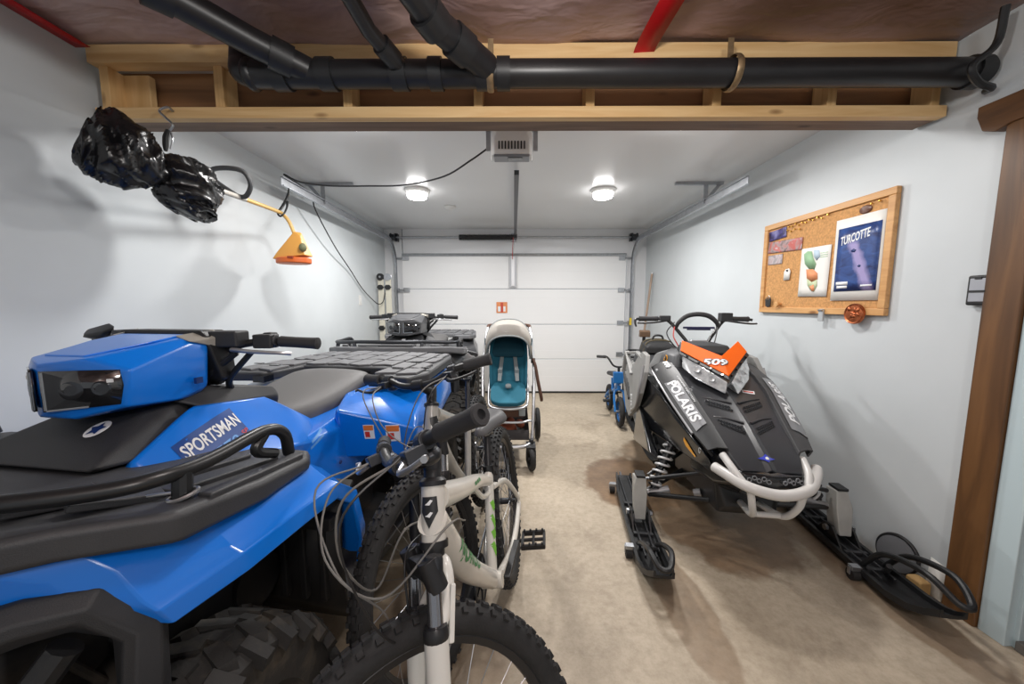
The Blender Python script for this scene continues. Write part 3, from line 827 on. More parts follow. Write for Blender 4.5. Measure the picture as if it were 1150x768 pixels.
    if letters:
        b = MB(); b.torus((-.488, .712, .915), .021, .0035, (.2, .1, 1), 20, 6); b.tube([(-.468, .712, .917), (-.43, .735, .917), (-.40, .765, .914)], .003, 6); b.build('tie_wire', alu, q)
    # front bumper: a heavy angular hoop in front of the wheels
    b = MB()
    for sx in (-1, 1):
        P = [(.46, .80, .30), (.47, .785, .60), (.465, .775, .725), (.43, .815, .790), (.385, .855, .798), (.30, .93, .79), (.16, 1.03, .785), (-.01, 1.05, .785)]
        sec = [(-.03, -.026), (.03, -.026), (.03, .012), (.016, .026), (-.016, .026), (-.03, .012)]
        rings = []
        for i_, p in enumerate(P):
            a_, c_ = V(P[max(0, i_ - 1)]), V(P[min(len(P) - 1, i_ + 1)])
            d_ = (c_ - a_).normalized(); side = d_.cross(V((.6, .3, .74))).normalized(); nn = side.cross(d_)
            rings.append([V((sx * q_.x, q_.y, q_.z)) for q_ in [V(p) + side * u_ + nn * w_ for u_, w_ in sec]])
        b.loft(rings)
    b.build('front_bumper', black_rough, q, bev=.005)
    b = MB()
    for sx in (-1, 1):
        b.tube([(sx * .42, .84, .74), (sx * .36, .92, .60), (sx * .30, .97, .44)], .022, 10); b.tube([(sx * .30, .93, .77), (sx * .33, .91, .62), (sx * .42, .82, .52)], .014, 10)
    pieces(b, 'bumper_brace', black, q)
    b = MB().hull([(sx * x, y, z) for sx in (-1, 1) for x, y, z in ((.34, .86, .76), (.33, .88, .44), (.18, 1.0, .74), (.18, .98, .42), (.3, .7, .76), (.3, .7, .42))]); b.build('grille', under_m, q, bev=.01)
    MB().hull([(sx * x, y, z) for sx in (-1, 1) for x, y, z in ((.36, .86, .885), (.35, .84, .74), (.22, .96, .89), (.20, .97, .74), (.0, 1.0, .89), (.3, .6, .88))]).build('front_fascia', black_rough, q, bev=.01)
    # steering column, dash and spine
    b = MB().hull([(sx * x, y, z) for sx in (-1, 1) for x, y, z in ((.10, .46, 1.01), (.13, .34, 1.015), (.14, .12, .965), (.08, .05, .90), (.17, .40, .97), (.16, .12, .93), (.1, .1, .80))])
    b.build('dash_spine', black_rough, q, bev=.01)
    MB().cyl((0, .40, .95), (0, .28, 1.13), .028, 12).build('steering_column', black_metal, q)
    # headlight pod
    pts = [(0, .605, 1.118), (0, .595, 1.0)]
    for sx in (-1, 1):
        pts += [(sx * x, y, z) for x, y, z in ((.150, .54, 1.098), (.140, .545, 1.01), (.05, .585, .988), (.158, .47, 1.075), (.158, .36, 1.115), (.14, .34, 1.165), (.12, .44, 1.152), (.08, .57, 1.128), (.150, .36, 1.02), (.11, .36, .985), (.148, .44, 1.0), (.10, .33, 1.172))]
    pod = MB().hull(pts).build('headlight_pod', podm, q, bev=.009)
    b = MB().hull([(sx * x, y, z) for sx in (-1, 1) for x, y, z in ((.06, .56, 1.133), (.10, .45, 1.155), (.105, .37, 1.168), (.055, .56, 1.125), (.1, .37, 1.15))]); b.build('pod_top_panel', podm, pod, bev=.004)
    b = MB().hull([(sx * x, y, z) for sx in (-1, 1) for x, y, z in ((.155, .36, 1.16), (.16, .29, 1.16), (.14, .28, 1.175), (.13, .36, 1.178), (.17, .33, 1.03), (.165, .28, 1.04), (.1, .28, 1.0))]); b.build('pod_back', black, pod, bev=.008)
    for sx in (-1, 1):
        MB().hull([(sx * x, y, z) for x, y, z in ((.10, .40, 1.166), (.148, .40, 1.150), (.165, .325, 1.158), (.13, .31, 1.180), (.165, .31, 1.12))]).build('pod_cap', mat('warm_grey_plastic', rgb(150, 146, 138), .5), pod, bev=.004)
        # bezel and lens on each front facet
        F = lambda u, v, d: V((sx * (.012 + .126 * u), .607 - .064 * u + d, 1.012 + (.008 * u) + v * (.092 - .012 * u)))
        MB().mesh([F(.0, 0, .0015), F(.94, .0, .0015), F(1.0, .55, .0015), F(.97, 1., .0015), F(.0, 1., .0015)], [(0, 1, 2, 3, 4)]).build('headlight_lens', lens_m, pod, solid=.006, off=0)
        lo = pod
        b = MB()
        for (u, v, r) in ((.35, .5, .023), (.72, .5, .020)):
            c = F(u, v, .004); b.lathe([(r, 0), (r * .8, .002), (r * .5, .001), (0, .003)], c, (sx * .45, 1, .05), 18)
        b.build('lamp_bowl', mat('lamp_bowl', rgb(66, 68, 72), .12, .6), pod)
        MB().bar(F(.03, .03, .004), F(.03, .97, .004), .007, .003, (0, 1, 0)).build('lens_divider', mat('clear_grey_plastic', rgb(140, 146, 152), .2), pod)
        MB().bar(F(.05, .02, .004), F(.55, .02, .004), .004, .004, (0, 1, 0)).build('lens_rim', mat('clear_grey_plastic', rgb(140, 146, 152), .2), pod)
        if letters: MB().bar(F(.82, .70, .006), F(.90, .70, .006), .008, .003, (0, 1, 0)).build('sticker', white_print, pod)
    if letters: MB().box((-.168, .40, 1.045), (.008, .018, .016)).build('square_port', navy, pod)
    # handlebar and controls
    h = MB().tube([(-.40, .235, 1.132), (-.28, .25, 1.138), (-.19, .285, 1.13), (-.10, .30, 1.09), (.10, .30, 1.09), (.19, .285, 1.13), (.28, .25, 1.138), (.40, .235, 1.132)], .0115, 10).build('handlebar', black_metal, q)
    for sx in (-1, 1):
        MB().lathe([(.014, 0), (.017, .004), (.0165, .05), (.0175, .10), (.0185, .118), (.012, .122), (0, .122)], (sx * .29, .249, 1.138), (sx * .11, -.014, -.006), 16).build('grip', grip_m, h)
        b = MB().box((sx * .255, .262, 1.140), (.055, .045, .042), (0, 0, sx * -.15)); b.box((sx * .255, .245, 1.155), (.03, .03, .02)); b.cyl((sx * .225, .27, 1.138), (sx * .285, .252, 1.14), .021, 14); b.build('switch_box', black_rough, h, bev=.005)
        b = MB().box((sx * .17, .305, 1.150), (.085, .06, .046), (0, 0, sx * -.2)); b.build('brake_reservoir', black_rough, h, bev=.006)
        b = MB().tube([(sx * .20, .325, 1.12), (sx * .27, .335, 1.117), (sx * .34, .315, 1.112), (sx * .365, .295, 1.108)], [.007, .006, .005, .006], 8); b.build('brake_lever', alu if sx < 0 or not letters else black_metal, h)
        b = MB().tube([(sx * .20, .31, 1.11), (sx * .13, .33, 1.05), (sx * .08, .30, 1.0), (sx * .1, .25, .97)], .009, 8); b.tube([(sx * .23, .29, 1.11), (sx * .16, .30, 1.03), (sx * .12, .26, .98)], .009, 8); b.build('control_cables', black, h)
    if letters: MB().hull([(.42, .255, 1.17), (.30, .27, 1.195), (.24, .29, 1.18), (.44, .24, 1.14), (.40, .23, 1.125), (.30, .29, 1.135), (.36, .31, 1.15), (.27, .31, 1.165)]).build('hand_guard', black, h, bev=.01)
    # seat
    rings = []
    for (y, w, zt, zb, cr) in ((.165, .08, .85, .79, .0), (.13, .13, .87, .755, .01), (.05, .19, .872, .745, .015), (-.08, .212, .878, .76, .02), (-.24, .215, .90, .80, .02), (-.36, .215, .925, .845, .015), (-.43, .19, .92, .87, .01), (-.455, .14, .905, .88, .0)):
        r = []
        for k in range(20):
            a = 2 * PI * k / 20; ca, sa = math.cos(a), math.sin(a)
            e = .55
            x = w * math.copysign(abs(ca) ** e, ca); z = (zt + zb) / 2 + (zt - zb) / 2 * math.copysign(abs(sa) ** e, sa) + (cr * (1 - abs(ca)) if sa > 0 else 0)
            r.append((x, y, z))
        rings.append(r)
    MB().loft(rings).build('seat', seat_m, q, sub=1)
    # rear rack with two forward wings
    L_ = [(.24, -.50), (.265, -.34), (.30, -.29), (.46, -.27), (.51, -.40), (.455, -.92), (.42, -1.02), (.34, -1.06), (0, -1.07)]
    poly = [(-x, y) for x, y in L_] + L_[-2::-1]
    rk = MB().prism(poly, .045, Matrix.Translation((0, 0, .878))).build('rear_rack', rack, q, bev=.012)
    b = MB()
    rr = random.Random(3)
    for sx in (-1, 1):
        for j, (y0, y1) in enumerate(((-.31, -.45), (-.47, -.62), (-.64, -.80), (-.82, -.99))):
            for (x0, x1) in ((.275, .365), (.38, .47 - .015 * j)):
                k = .02 * ((j % 2) * 2 - 1)
                b.prism([(sx * (x0), y0 - .004), (sx * x1, y0 + k - .012), (sx * x1, y1 + k + .004), (sx * (x0 + x1) / 2, y1 + .002), (sx * x0, y1 - k * .3)][::1 if sx > 0 else -1], .012, Matrix.Translation((0, 0, .922)))
    for j, (y0, y1) in enumerate(((-.53, -.68), (-.70, -.85), (-.87, -1.03))):
        for i in range(4):
            x0 = -.255 + i * .130
            k = .02 * (((i + j) % 2) * 2 - 1)
            b.prism([(x0, y1), (x0 + .06, y1 - k), (x0 + .115, y1), (x0 + .115, y0), (x0 + .05, y0 + k), (x0, y0)], .012, Matrix.Translation((0, 0, .922)))
    b.build('rack_tread', rack_grey if letters else rack, rk, bev=.004)
    b = MB()
    for sx in (-1, 1):
        b.box((sx * .30, -.30, .892), (.06, .06, .03)); b.box((sx * .12, -.503, .893), (.05, .03, .02)); b.box((sx * .35, -.62, .936), (.05, .022, .004)); b.box((sx * .47, -.46, .936), (.045, .02, .004)); b.box((sx * .34, -.42, .936), (.05, .02, .004))
    pieces(b, 'rack_slot', black_gloss, rk)
    return q

quad((-.97, 1.37, 0), 172, 'blue quad bike with a dark grey seat, in front on the left', blue, rack_m, black_metal, blue, True)
dk_body = mat('charcoal_bodywork', rgb(58, 59, 62), .35, coat=.3)
pod_grey = mat('grey_pod_plastic', rgb(84, 85, 88), .4, coat=.2)
quad((-.93, 3.55, 0), 180, 'charcoal quad bike facing out behind the blue one, near the garage door', dk_body, rack_grey, dark_steel, pod_grey, False)
# ================================================================== BICYCLES
frame_white = mat('white_frame_paint', rgb(214, 211, 203), .28, coat=.5, var=.05, vscale=6, dirt=rgb(150, 140, 124), dscale=5, damt=.2)
frame_grey = mat('silver_grey_frame_paint', rgb(176, 173, 166), .3, coat=.4)
green_print = mat('green_print', rgb(44, 132, 72), .4)
lime_print = mat('lime_print', rgb(122, 190, 70), .4)
bike_black = mat('bicycle_black', rgb(34, 34, 36), .4)
saddle_m = mat('grey_saddle_cover', rgb(88, 88, 90), .5, bump=.15, bscale=300)
cable_m = mat('grey_cable_housing', rgb(116, 114, 110), .5)
rim_gold = mat('worn_alloy_rim', rgb(120, 110, 96), .35, .7)

def bike_wheel(name, parent, M, R=.335, tr=.028, spokes=32, disc=True):
    """built about the x axis at the origin, then moved by M"""
    b = MB(); b.torus((0, 0, 0), R - tr, tr, (1, 0, 0), 72, 12)
    rows = ((-.5, .013, .014), (-.18, .010, .018), (.18, .010, .018), (.5, .013, .014))
    n = 60
    for k in range(n):
        for j, (fa, w, l) in enumerate(rows):
            a = 2 * PI * (k + (.5 if j in (1, 2) else 0)) / n
            ph = fa * 1.7
            rr = R - tr + (tr + .001) * math.cos(ph); x = (tr + .001) * math.sin(ph)
            Mk = Matrix.Rotation(a - PI / 2, 3, 'X') @ Matrix.Rotation(ph, 3, 'Y')
            b.box((x, rr * math.cos(a), rr * math.sin(a)), (w, l, .010), Mk, .8)
    b.xf(M); t = b.build(name, rubber, parent, angle=40)
    b = MB(); r0 = R - 2 * tr - .004
    b.lathe([(r0 + .012, -.012), (r0 + .006, -.014), (r0 - .008, -.007), (r0 - .009, .007), (r0 + .006, .014), (r0 + .012, .012), (r0 + .002, 0)], (0, 0, 0), (1, 0, 0), 56, closed=True)
    b.xf(M); b.build('rim', bike_black, t)
    b = MB()
    for k in range(spokes):
        a = 2 * PI * k / spokes; a2 = a + (.55 if k % 4 < 2 else -.55); sx = 1 if k % 2 else -1
        b.tube([(sx * .026, .022 * math.cos(a2), .022 * math.sin(a2)), (0, r0 * math.cos(a), r0 * math.sin(a))], .0011, 5, sm=False, caps=False)
    b.xf(M); b.build('spokes', steel, t)
    b = MB().lathe([(0, -.05), (.008, -.05), (.008, -.034), (.024, -.032), (.024, -.026), (.014, -.02), (.014, .02), (.024, .026), (.024, .032), (.008, .034), (.008, .05), (0, .05)], (0, 0, 0), (1, 0, 0), 20)
    b.xf(M); b.build('hub', dark_steel, t)
    return t

def loop_cable(parent, pts, name='brake_cable', m=None, r=.0022):
    return MB().tube(pts, r, 6, n=8).build(name, m or cable_m, parent)

def bicycle(loc, rz, lean, steer, label, fm, lettered, saddle=True, dark_fork=False, crank_a=-.12, rise=.0, bw=1., gr=1.):
    root = empty('bicycle', loc, 0, label, 'bicycle')
    root.rotation_mode = 'XYZ'
    root.rotation_euler = (Matrix.Rotation(math.radians(rz), 3, 'Z') @ Matrix.Rotation(math.radians(lean), 3, 'Y')).to_euler()
    R = .335
    BBp = V((0, 0, .295)); RA = V((0, -.43, R)); FA = V((0, .63, R))
    HB = V((0, .44, .742)); HT = V((0, .395, .852)); SC = V((0, -.165, .585)); ST = V((0, -.145, .53))
    I = Matrix.Identity(4)
    bike_wheel('rear_wheel', root, Matrix.Translation(RA))
    # frame: one welded piece, lettering and badges on it
    b = MB()
    b.cyl(HB, HT, .026, 20)
    b.tube([HT + V((0, -.005, -.035)), V((0, .20, .735)), V((0, .0, .655)), SC + V((0, .02, -.005))], [.031, .028, .023, .019], 14, n=5)
    b.tube([HB + V((0, -.01, .045)), V((0, .27, .555)), BBp], [.033, .033, .029], 16, n=5)
    b.cyl(BBp + V((0, 0, 0)), SC + V((0, -.012, .02)), .0175, 16)
    b.cyl((-.036, 0, .295), (.036, 0, .295), .027, 18)
    for sx in (-1, 1):
        b.tube([ST + V((sx * .012, -.01, .02)), V((sx * .040, -.26, .52)), V((sx * .058, -.34, .44)), RA + V((sx * .066, .01, .015))], [.012, .011, .010, .009], 10, n=6)
        b.tube([BBp + V((sx * .022, -.02, 0)), V((sx * .050, -.16, .285)), V((sx * .062, -.28, .30)), RA + V((sx * .066, .012, -.008))], [.014, .012, .011, .010], 10, n=6)
        b.box(RA + V((sx * .066, .0, 0)), (.007, .05, .05))
    b.tube([V((0, .07, .67)), V((0, -.03, .58)), V((0, -.1, .50)), V((0, -.06, .46))][:2] + [SC + V((0, .015, -.05))], .009, 8) if lettered else None
    fr = b.build('frame', fm, root)
    b = MB().cyl(SC + V((0, -.014, .005)), SC + V((0, -.018, .04)), .022, 16); b.box(SC + V((0, -.045, .025)), (.014, .02, .025)); b.tube([SC + V((.012, -.045, .025)), SC + V((.03, -.035, .03)), SC + V((.04, .01, .035))], .005, 8); b.build('seat_clamp', black_metal, root)
    if lettered:
        # down-tube wordmark on the side towards the aisle, badge and patterned seat tube
        d = (BBp - HB).normalized()
        text('NORCO', green_print, fr, HB.lerp(BBp, .33) + V((-.03, 0, .012)), d, V((.35, -.6, .6)), .21, .044, .2, drape=fr, bold=.02)
        for k in range(3): decal([(-.012, -.005), (.010, -.005), (.012, .005), (-.010, .005)], green_print, fr, V((-.025, .13 - .03 * k, .712 - .009 * k)), V((0, -1, -.30)), V((0, -.3, 1)), 'green_dash', fr, .0015, 1)
        decal([(-.016, .03), (.016, .03), (.018, .0), (.0, -.032), (-.018, 0)], bike_black, fr, HB.lerp(HT, .55) + V((0, .028, .01)), (-1, 0, 0), HT - HB, 'head_badge', fr, .002)
        for k in (-1, 1): decal([(-.009, -.004 - .001 * k), (.002, -.006), (.009, .003), (.004, .005), (-.003, -.001)], white_print, fr, HB.lerp(HT, .62 + .10 * k) + V((0, .03, .01)), (-1, 0, 0), HT - HB, 'badge_swirl', fr, .004, 1)
        sd = (SC - BBp).normalized()
        for t, w_, h_ in ((.30, .02, .045), (.44, .024, .03), (.56, .018, .05), (.72, .022, .035)):
            decal([(-w_ / 2, -h_ / 2), (w_ / 2, -h_ / 3), (w_ * .4, h_ / 2), (-w_ * .3, h_ * .4)], lime_print, fr, BBp.lerp(SC, t) + V((-.02, .012, 0)), (-.3, -.9, 0), sd, 'green_graphic', fr, .0015, 2)
        decal([(-.006, -.012), (.008, -.006), (.004, .014)], lime_print, fr, V((-.0, .33, .83)), (0, -1, -.3), (1, 0, .3), 'green_graphic', fr, .0015, 1)
    else:
        decal([(-.014, -.022), (.014, -.022), (.018, .0), (.014, .022), (-.014, .022), (-.018, 0)], bike_black, fr, HB.lerp(HT, .5) + V((-.02, .02, 0)), V((-.7, -.7, 0)), HT - HB, 'head_badge', fr, .002, 2)
    # seat post and saddle
    sd = (SC - BBp).normalized()
    top = SC + sd * (.165 if saddle else .26)
    b = MB().cyl(SC - sd * .02, top, .0135, 14); b.build('seat_post', bike_black, root)
    if saddle:
        rings = []
        for (y, w, zt, zb) in ((.145, .012, .0, -.018), (.13, .022, .008, -.028), (.06, .028, .010, -.036), (-.02, .042, .012, -.04), (-.075, .072, .018, -.045), (-.115, .078, .024, -.045), (-.14, .06, .022, -.03), (-.15, .03, .01, -.01)):
            rings.append([(w * math.copysign(abs(math.cos(a)) ** .7, math.cos(a)), y, (zt + zb) / 2 + (zt - zb) / 2 * math.sin(a) - .012 * abs(math.cos(a)) ** 2) for a in [2 * PI * k / 16 for k in range(16)]])
        b = MB().loft(rings); b.xf(Matrix.Translation(top + V((0, .0, .055))) @ Matrix.Rotation(math.radians(4), 4, 'X')); sdl = b.build('saddle', saddle_m, root, sub=1)
        b = MB()
        for sx in (-1, 1): b.tube([top + V((sx * .012, .11, .03)), top + V((sx * .02, .03, .012)), top + V((sx * .022, -.05, .012)), top + V((sx * .03, -.11, .035))], .0035, 6)
        b.box(top + V((0, 0, .008)), (.045, .03, .025)); b.build('saddle_rails', black_metal, sdl)
    else:
        b = MB().box(top + V((0, 0, .006)), (.045, .04, .022)); b.tube([top + V((-.022, -.07, .014)), top + V((-.022, .03, .012)), top + V((-.010, .09, .02)), top + V((.010, .09, .02)), top + V((.022, .03, .012)), top + V((.022, -.07, .014))], .0035, 8); b.build('seat_clamp', black_metal, root)
    # drivetrain
    b = MB().lathe([(.03, .040), (.074, .040), (.078, .042), (.078, .045), (.074, .047), (.03, .047)], (0, 0, .295), (1, 0, 0), 36, closed=True)
    for k in range(5):
        a = 2 * PI * k / 5; b.bar((.043, 0, .295), (.043, .07 * math.cos(a), .295 + .07 * math.sin(a)), .005, .014, (1, 0, 0))
    b.build('chainring', dark_steel, root)
    crank = {}
    for sx, ang in ((1, crank_a), (-1, PI + crank_a)):
        e = V((sx * .075, .17 * math.cos(ang), .295 + .17 * math.sin(ang))); s0 = V((sx * .05, 0, .295))
        ck = MB().bar(s0, e, .013, .024, (1, 0, 0)).build('crank', bike_black, root, bev=.004)
        b = MB(); c = e + V((sx * .065, 0, 0))
        b.cyl(e, c + V((sx * .04, 0, 0)), .007, 10)
        for yy in (-.042, .042): b.box(c + V((0, yy, 0)), (.092, .012, .018))
        for xx in (-.042, .0, .042): b.box(c + V((xx, 0, 0)), (.010, .088, .014))
        for yy in (-.042, .042):
            for q in range(4): b.box(c + V((-.036 + .024 * q, yy, .012)), (.008, .010, .008))
        b.build('pedal', bike_black, ck, bev=.002)
    b = MB()
    for k, r_ in enumerate((.05, .044, .038, .032, .027)): b.lathe([(.012, .020 + .006 * k), (r_, .020 + .006 * k), (r_, .022 + .006 * k), (.012, .022 + .006 * k)], RA, (1, 0, 0), 24, closed=True)
    b.build('cassette', steel, root)
    # chain with its two runs
    up = [V((.042, 0, .373)), V((.038, -.2, .383)), V((.036, -.43, .38))]
    lo = [V((.042, 0, .217)), V((.036, -.25, .24)), V((.034, -.37, .215)), V((.034, -.41, .16))]
    b = MB().tube(up, .0042, 6); b.tube(lo, .0042, 6)
    b.torus((.042, 0, .295), .0785, .0042, (1, 0, 0), 24, 6)
    b.build('chain', dark_steel, root)
    b = MB().box(RA + V((.052, .02, -.07)), (.022, .05, .05), (.4, 0, 0)); b.bar(RA + V((.04, .02, -.08)), RA + V((.036, .05, -.18)), .012, .03, (1, 0, 0)); b.cyl(RA + V((.030, .03, -.10)), RA + V((.042, .03, -.10)), .02, 14); b.cyl(RA + V((.030, .05, -.175)), RA + V((.042, .05, -.175)), .02, 14)
    b.build('rear_derailleur', dark_steel, root, bev=.002)
    # ---- steered assembly
    ax = (HT - HB).normalized()
    Ms = Matrix.Translation(HT) @ Matrix.Rotation(math.radians(-steer), 4, ax) @ Matrix.Translation(-HT)
    T = lambda b_: b_.xf(Ms)
    bike_wheel('front_wheel', root, Ms @ Matrix.Translation(FA))
    crown = HB - ax * .035 + V((0, .018, 0))
    b = MB()
    b.cyl(HB + ax * .01, HB - ax * .03, .022, 16)
    b.hull([crown + V((sx * x, y, z)) for sx in (-1, 1) for x, y, z in ((.07, -.008, -.012), (.07, .022, -.012), (.07, -.008, .012), (.07, .022, .012), (.02, -.032, .010), (.02, .022, .03), (.02, .02, -.016))])
    for sx in (-1, 1): b.cyl(crown + V((sx * .062, .008, .035)), crown + V((sx * .062, .008, -.025)), .0205, 16)
    fk = T(b).build('fork_crown', bike_black, root, bev=.003)
    for sx in (-1, 1):
        MBt = MB().lathe([(.0, .036), (.016, .036), (.019, .03), (.019, .0)], crown + V((sx * .062, .008, 0)), ax, 16)
        T(MBt).build('fork_cap', dark_steel, fk)
    P = lambda sx, t: crown.lerp(FA + V((0, -.012, -.0)), t) + V((sx * .062, .008 * (1 - t), 0))
    b = MB()
    for sx in (-1, 1): b.cyl(P(sx, 0), P(sx, .32), .0145, 16)
    T(b); pieces(b, 'fork_stanchion', mat('polished_stanchion', rgb(150, 150, 154), .12, .9), fk)
    b = MB()
    for sx in (-1, 1):
        b.lathe([(.0, 0), (.021, 0), (.0235, .008), (.0235, .02), (.0205, .026), (.0, .026)], P(sx, .20), P(sx, .21) - P(sx, .20), 16)
    T(b); pieces(b, 'fork_seal', bike_black, fk)
    b = MB()
    for sx in (-1, 1):
        b.tube([P(sx, .245), P(sx, .5), P(sx, .8), P(sx, 1.0)], [.0225, .0215, .018, .015], 16, n=4)
        b.box(P(sx, 1.0) + V((-sx * .01, 0, 0)), (.014, .035, .04))
    # arch over the tyre
        c0 = P(-1, .27); c1 = P(1, .27); hi = (crown.lerp(FA, .06))
    b.tube([c0, c0.lerp(hi, .62) + V((-.012, -.034, 0)), hi + V((-.02, -.04, .012)), hi + V((.02, -.04, .012)), c1.lerp(hi, .62) + V((.012, -.034, 0)), c1], .0135, 12, n=5)
    b.cyl(P(-1, .62) + V((.0, -.02, 0)), P(-1, .62) + V((.0, -.05, 0)), .009, 10)
    fl = T(b).build('fork_lowers', white_paint if not dark_fork else bike_black, fk)
    if lettered:
        t_ = text('RST', green_print, fl, Ms @ (P(-1, .80) + V((-.018, .018, 0))), Ms.to_3x3() @ (P(-1, .7) - P(-1, .9)), Ms.to_3x3() @ V((-.7, -.7, 0)), .07, .022, 0, drape=fl, bold=.02)
    # headset, spacers, stem and bar
    b = MB().lathe([(.0, -.004), (.029, -.004), (.03, .006), (.024, .012), (.0195, .014), (.0195, .03), (.018, .034), (0, .034)], HT, ax, 20); b.lathe([(.03, -.008), (.03, .006), (.0, .006)], HB, ax, 20)
    T(b); pieces(b, 'headset', bike_black, root)
    S0 = HT + ax * .052; CB = S0 + V((0, .072, .022 + rise))
    b = MB().tube([S0, S0.lerp(CB, .5), CB], [.018, .016, .018], 12, n=3); b.cyl(S0 - ax * .022, S0 + ax * .022, .0205, 16); b.cyl(CB + V((-.022, 0, 0)), CB + V((.022, 0, 0)), .021, 16)
    b.cyl(S0 - ax * .02, S0 + ax * .03, .012, 10)
    T(b).build('stem', bike_black, root)
    hb = []
    for sx in (-1, 1):
        hb.append([CB + V((sx * x * bw, y, z)) for x, y, z in ((.05, 0, 0), (.10, -.004, .010), (.155, -.015, .032), (.21, -.03, .040), (.32, -.062, .046))])
    pts = hb[0][::-1] + [CB] + hb[1]
    br = T(MB().tube(pts, .0125, 12, n=5)).build('handlebar', bike_black, root)
    for sx in (-1, 1):
        e0 = CB + V((sx * .215 * bw, -.031, .0405)); e1 = CB + V((sx * .325 * bw, -.0635, .0465)); d = e1 - e0; L_ = d.length
        g = MB().lathe([(.013, 0), (.0175 * gr, .002), (.0165 * gr, .02), (.0162 * gr, L_ * .7), (.0175 * gr, L_ * .9), (.019 * gr, L_ - .004), (.017 * gr, L_), (.0085, L_), (.0085, L_ - .02), (0, L_ - .02)], e0, d, 18)
        T(g).build('grip', grip_m, br)
        l0 = CB + V((sx * .165 * bw, -.017, .034))
        b = MB().cyl(l0 - V((sx * .014, 0, 0)), l0 + V((sx * .014, -.004, .003)), .019, 14); b.box(l0 + V((0, .025, -.012)), (.035, .04, .026)); b.ball(l0 + V((-sx * .012, -.004, -.028)), .022, 12, (1.2, 1, .8))
        T(b).build('shifter', dark_steel, br, bev=.003)
        b = MB().tube([l0 + V((0, .045, -.018)), l0 + V((sx * .03, .066, -.026)), l0 + V((sx * .08, .058, -.020)), l0 + V((sx * .115, .045, -.012)), l0 + V((sx * .125, .05, -.012))], [.006, .006, .0048, .0045, .006], 8)
        T(b).build('brake_lever', alu if lettered else bike_black, br)
    # v-brake arms on the fork
    b = MB()
    for sx in (-1, 1):
        q0 = P(sx, .32) + V((0, -.03, 0)); q1 = P(sx, .10) + V((-sx * .01, -.045, 0)); b.bar(q0, q1, .008, .011, (0, 1, 0)); b.box(P(sx, .22) + V((-sx * .02, -.03, 0)), (.012, .03, .012))
    T(b); pieces(b, 'front_brake', white_paint, fk, bev=.003)
    # cables looping in front of the head tube
    X = lambda p: Ms @ V(p)
    for sx, d1, d2 in ((-1, .0, .02), (1, .02, .0)):
        l0 = CB + V((sx * .145, .03, .022))
        loop_cable(root, [X(l0), X(l0 + V((-sx * .04, .10, -.02))), X(CB + V((sx * .04, .16 + d1, -.10))), X(CB + V((-sx * .03, .12, -.20))), HB + V((-sx * .045, .02, .05)), HB + V((-sx * .03, -.14, -.04))], 'brake_cable', cable_m)
    l0 = CB + V((.145, .03, .022))
    loop_cable(root, [X(l0), X(l0 + V((-.02, .12, .0))), X(CB + V((.06, .17, -.14))), X(P(1, .1) + V((-.02, .075, 0))), X(P(1, .26) + V((-.03, .06, 0)))], 'brake_cable', cable_m)
    l0 = CB + V((-.15, .02, .03))
    loop_cable(root, [X(l0), X(l0 + V((.02, .13, -.06))), X(CB + V((-.06, .15, -.22))), X(CB + V((.0, .10, -.30))), HB + V((.05, .03, .0)), HB + V((.035, -.12, -.03))], 'gear_cable', bike_black)
    return root

bicycle((-.035, 1.14, .009), 175, 7.5, 51, 'white bicycle with green lettering, nearest in front of the blue quad bike', frame_white, True, True)
bicycle((-.206, 1.75, .009), 176, 6, 16, 'silver grey bicycle without a saddle, standing behind the white bicycle', frame_grey, False, False, True, .1, .025, .88, 1.25)
# ================================================================== SNOWMOBILE
hood_m = mat('satin_graphite_hood', rgb(46, 47, 51), .38, coat=.15, bump=.06, bscale=400)
hood_flat = mat('matt_graphite_panel', rgb(62, 62, 64), .6, bump=.2, bscale=500)
side_grey = mat('grey_side_panel', rgb(146, 146, 144), .5, var=.06, vscale=8)
strip_grey = mat('silver_grey_stripe', rgb(128, 129, 132), .35, .2)
orange = mat('orange_visor', rgb(246, 104, 14), .55, spec=.25)
clear_lamp = mat('clear_headlight', rgb(196, 198, 200), .12, .35, coat=.8, var=.35, vscale=22)
yellow_m = mat('amber_reflector', rgb(246, 170, 24), .25, coat=.5)
bumper_m = mat('white_bumper_tube', rgb(214, 213, 210), .35, coat=.2)
alu_leg = mat('cast_silver_spindle', rgb(182, 182, 178), .45, .15, var=.08, vscale=15)
spring_m = mat('white_spring', rgb(214, 215, 216), .35, .1)
track_m = mat('rubber_track', rgb(30, 30, 31), .75, bump=.3)
sm = empty('snowmobile', (1.20, 1.93, 0), 172, 'black snowmobile with an orange visor parked by the right wall', 'snowmobile')
C = .05   # hood centre line
def H(name, pts, m, parent, bev=.008, mir=False, cx=C):
    P = [(p[0] + cx, p[1], p[2]) for p in pts]
    if mir: P += [(cx - p[0], p[1], p[2]) for p in pts]
    return MB().hull(P).build(name, m, parent, bev=bev)

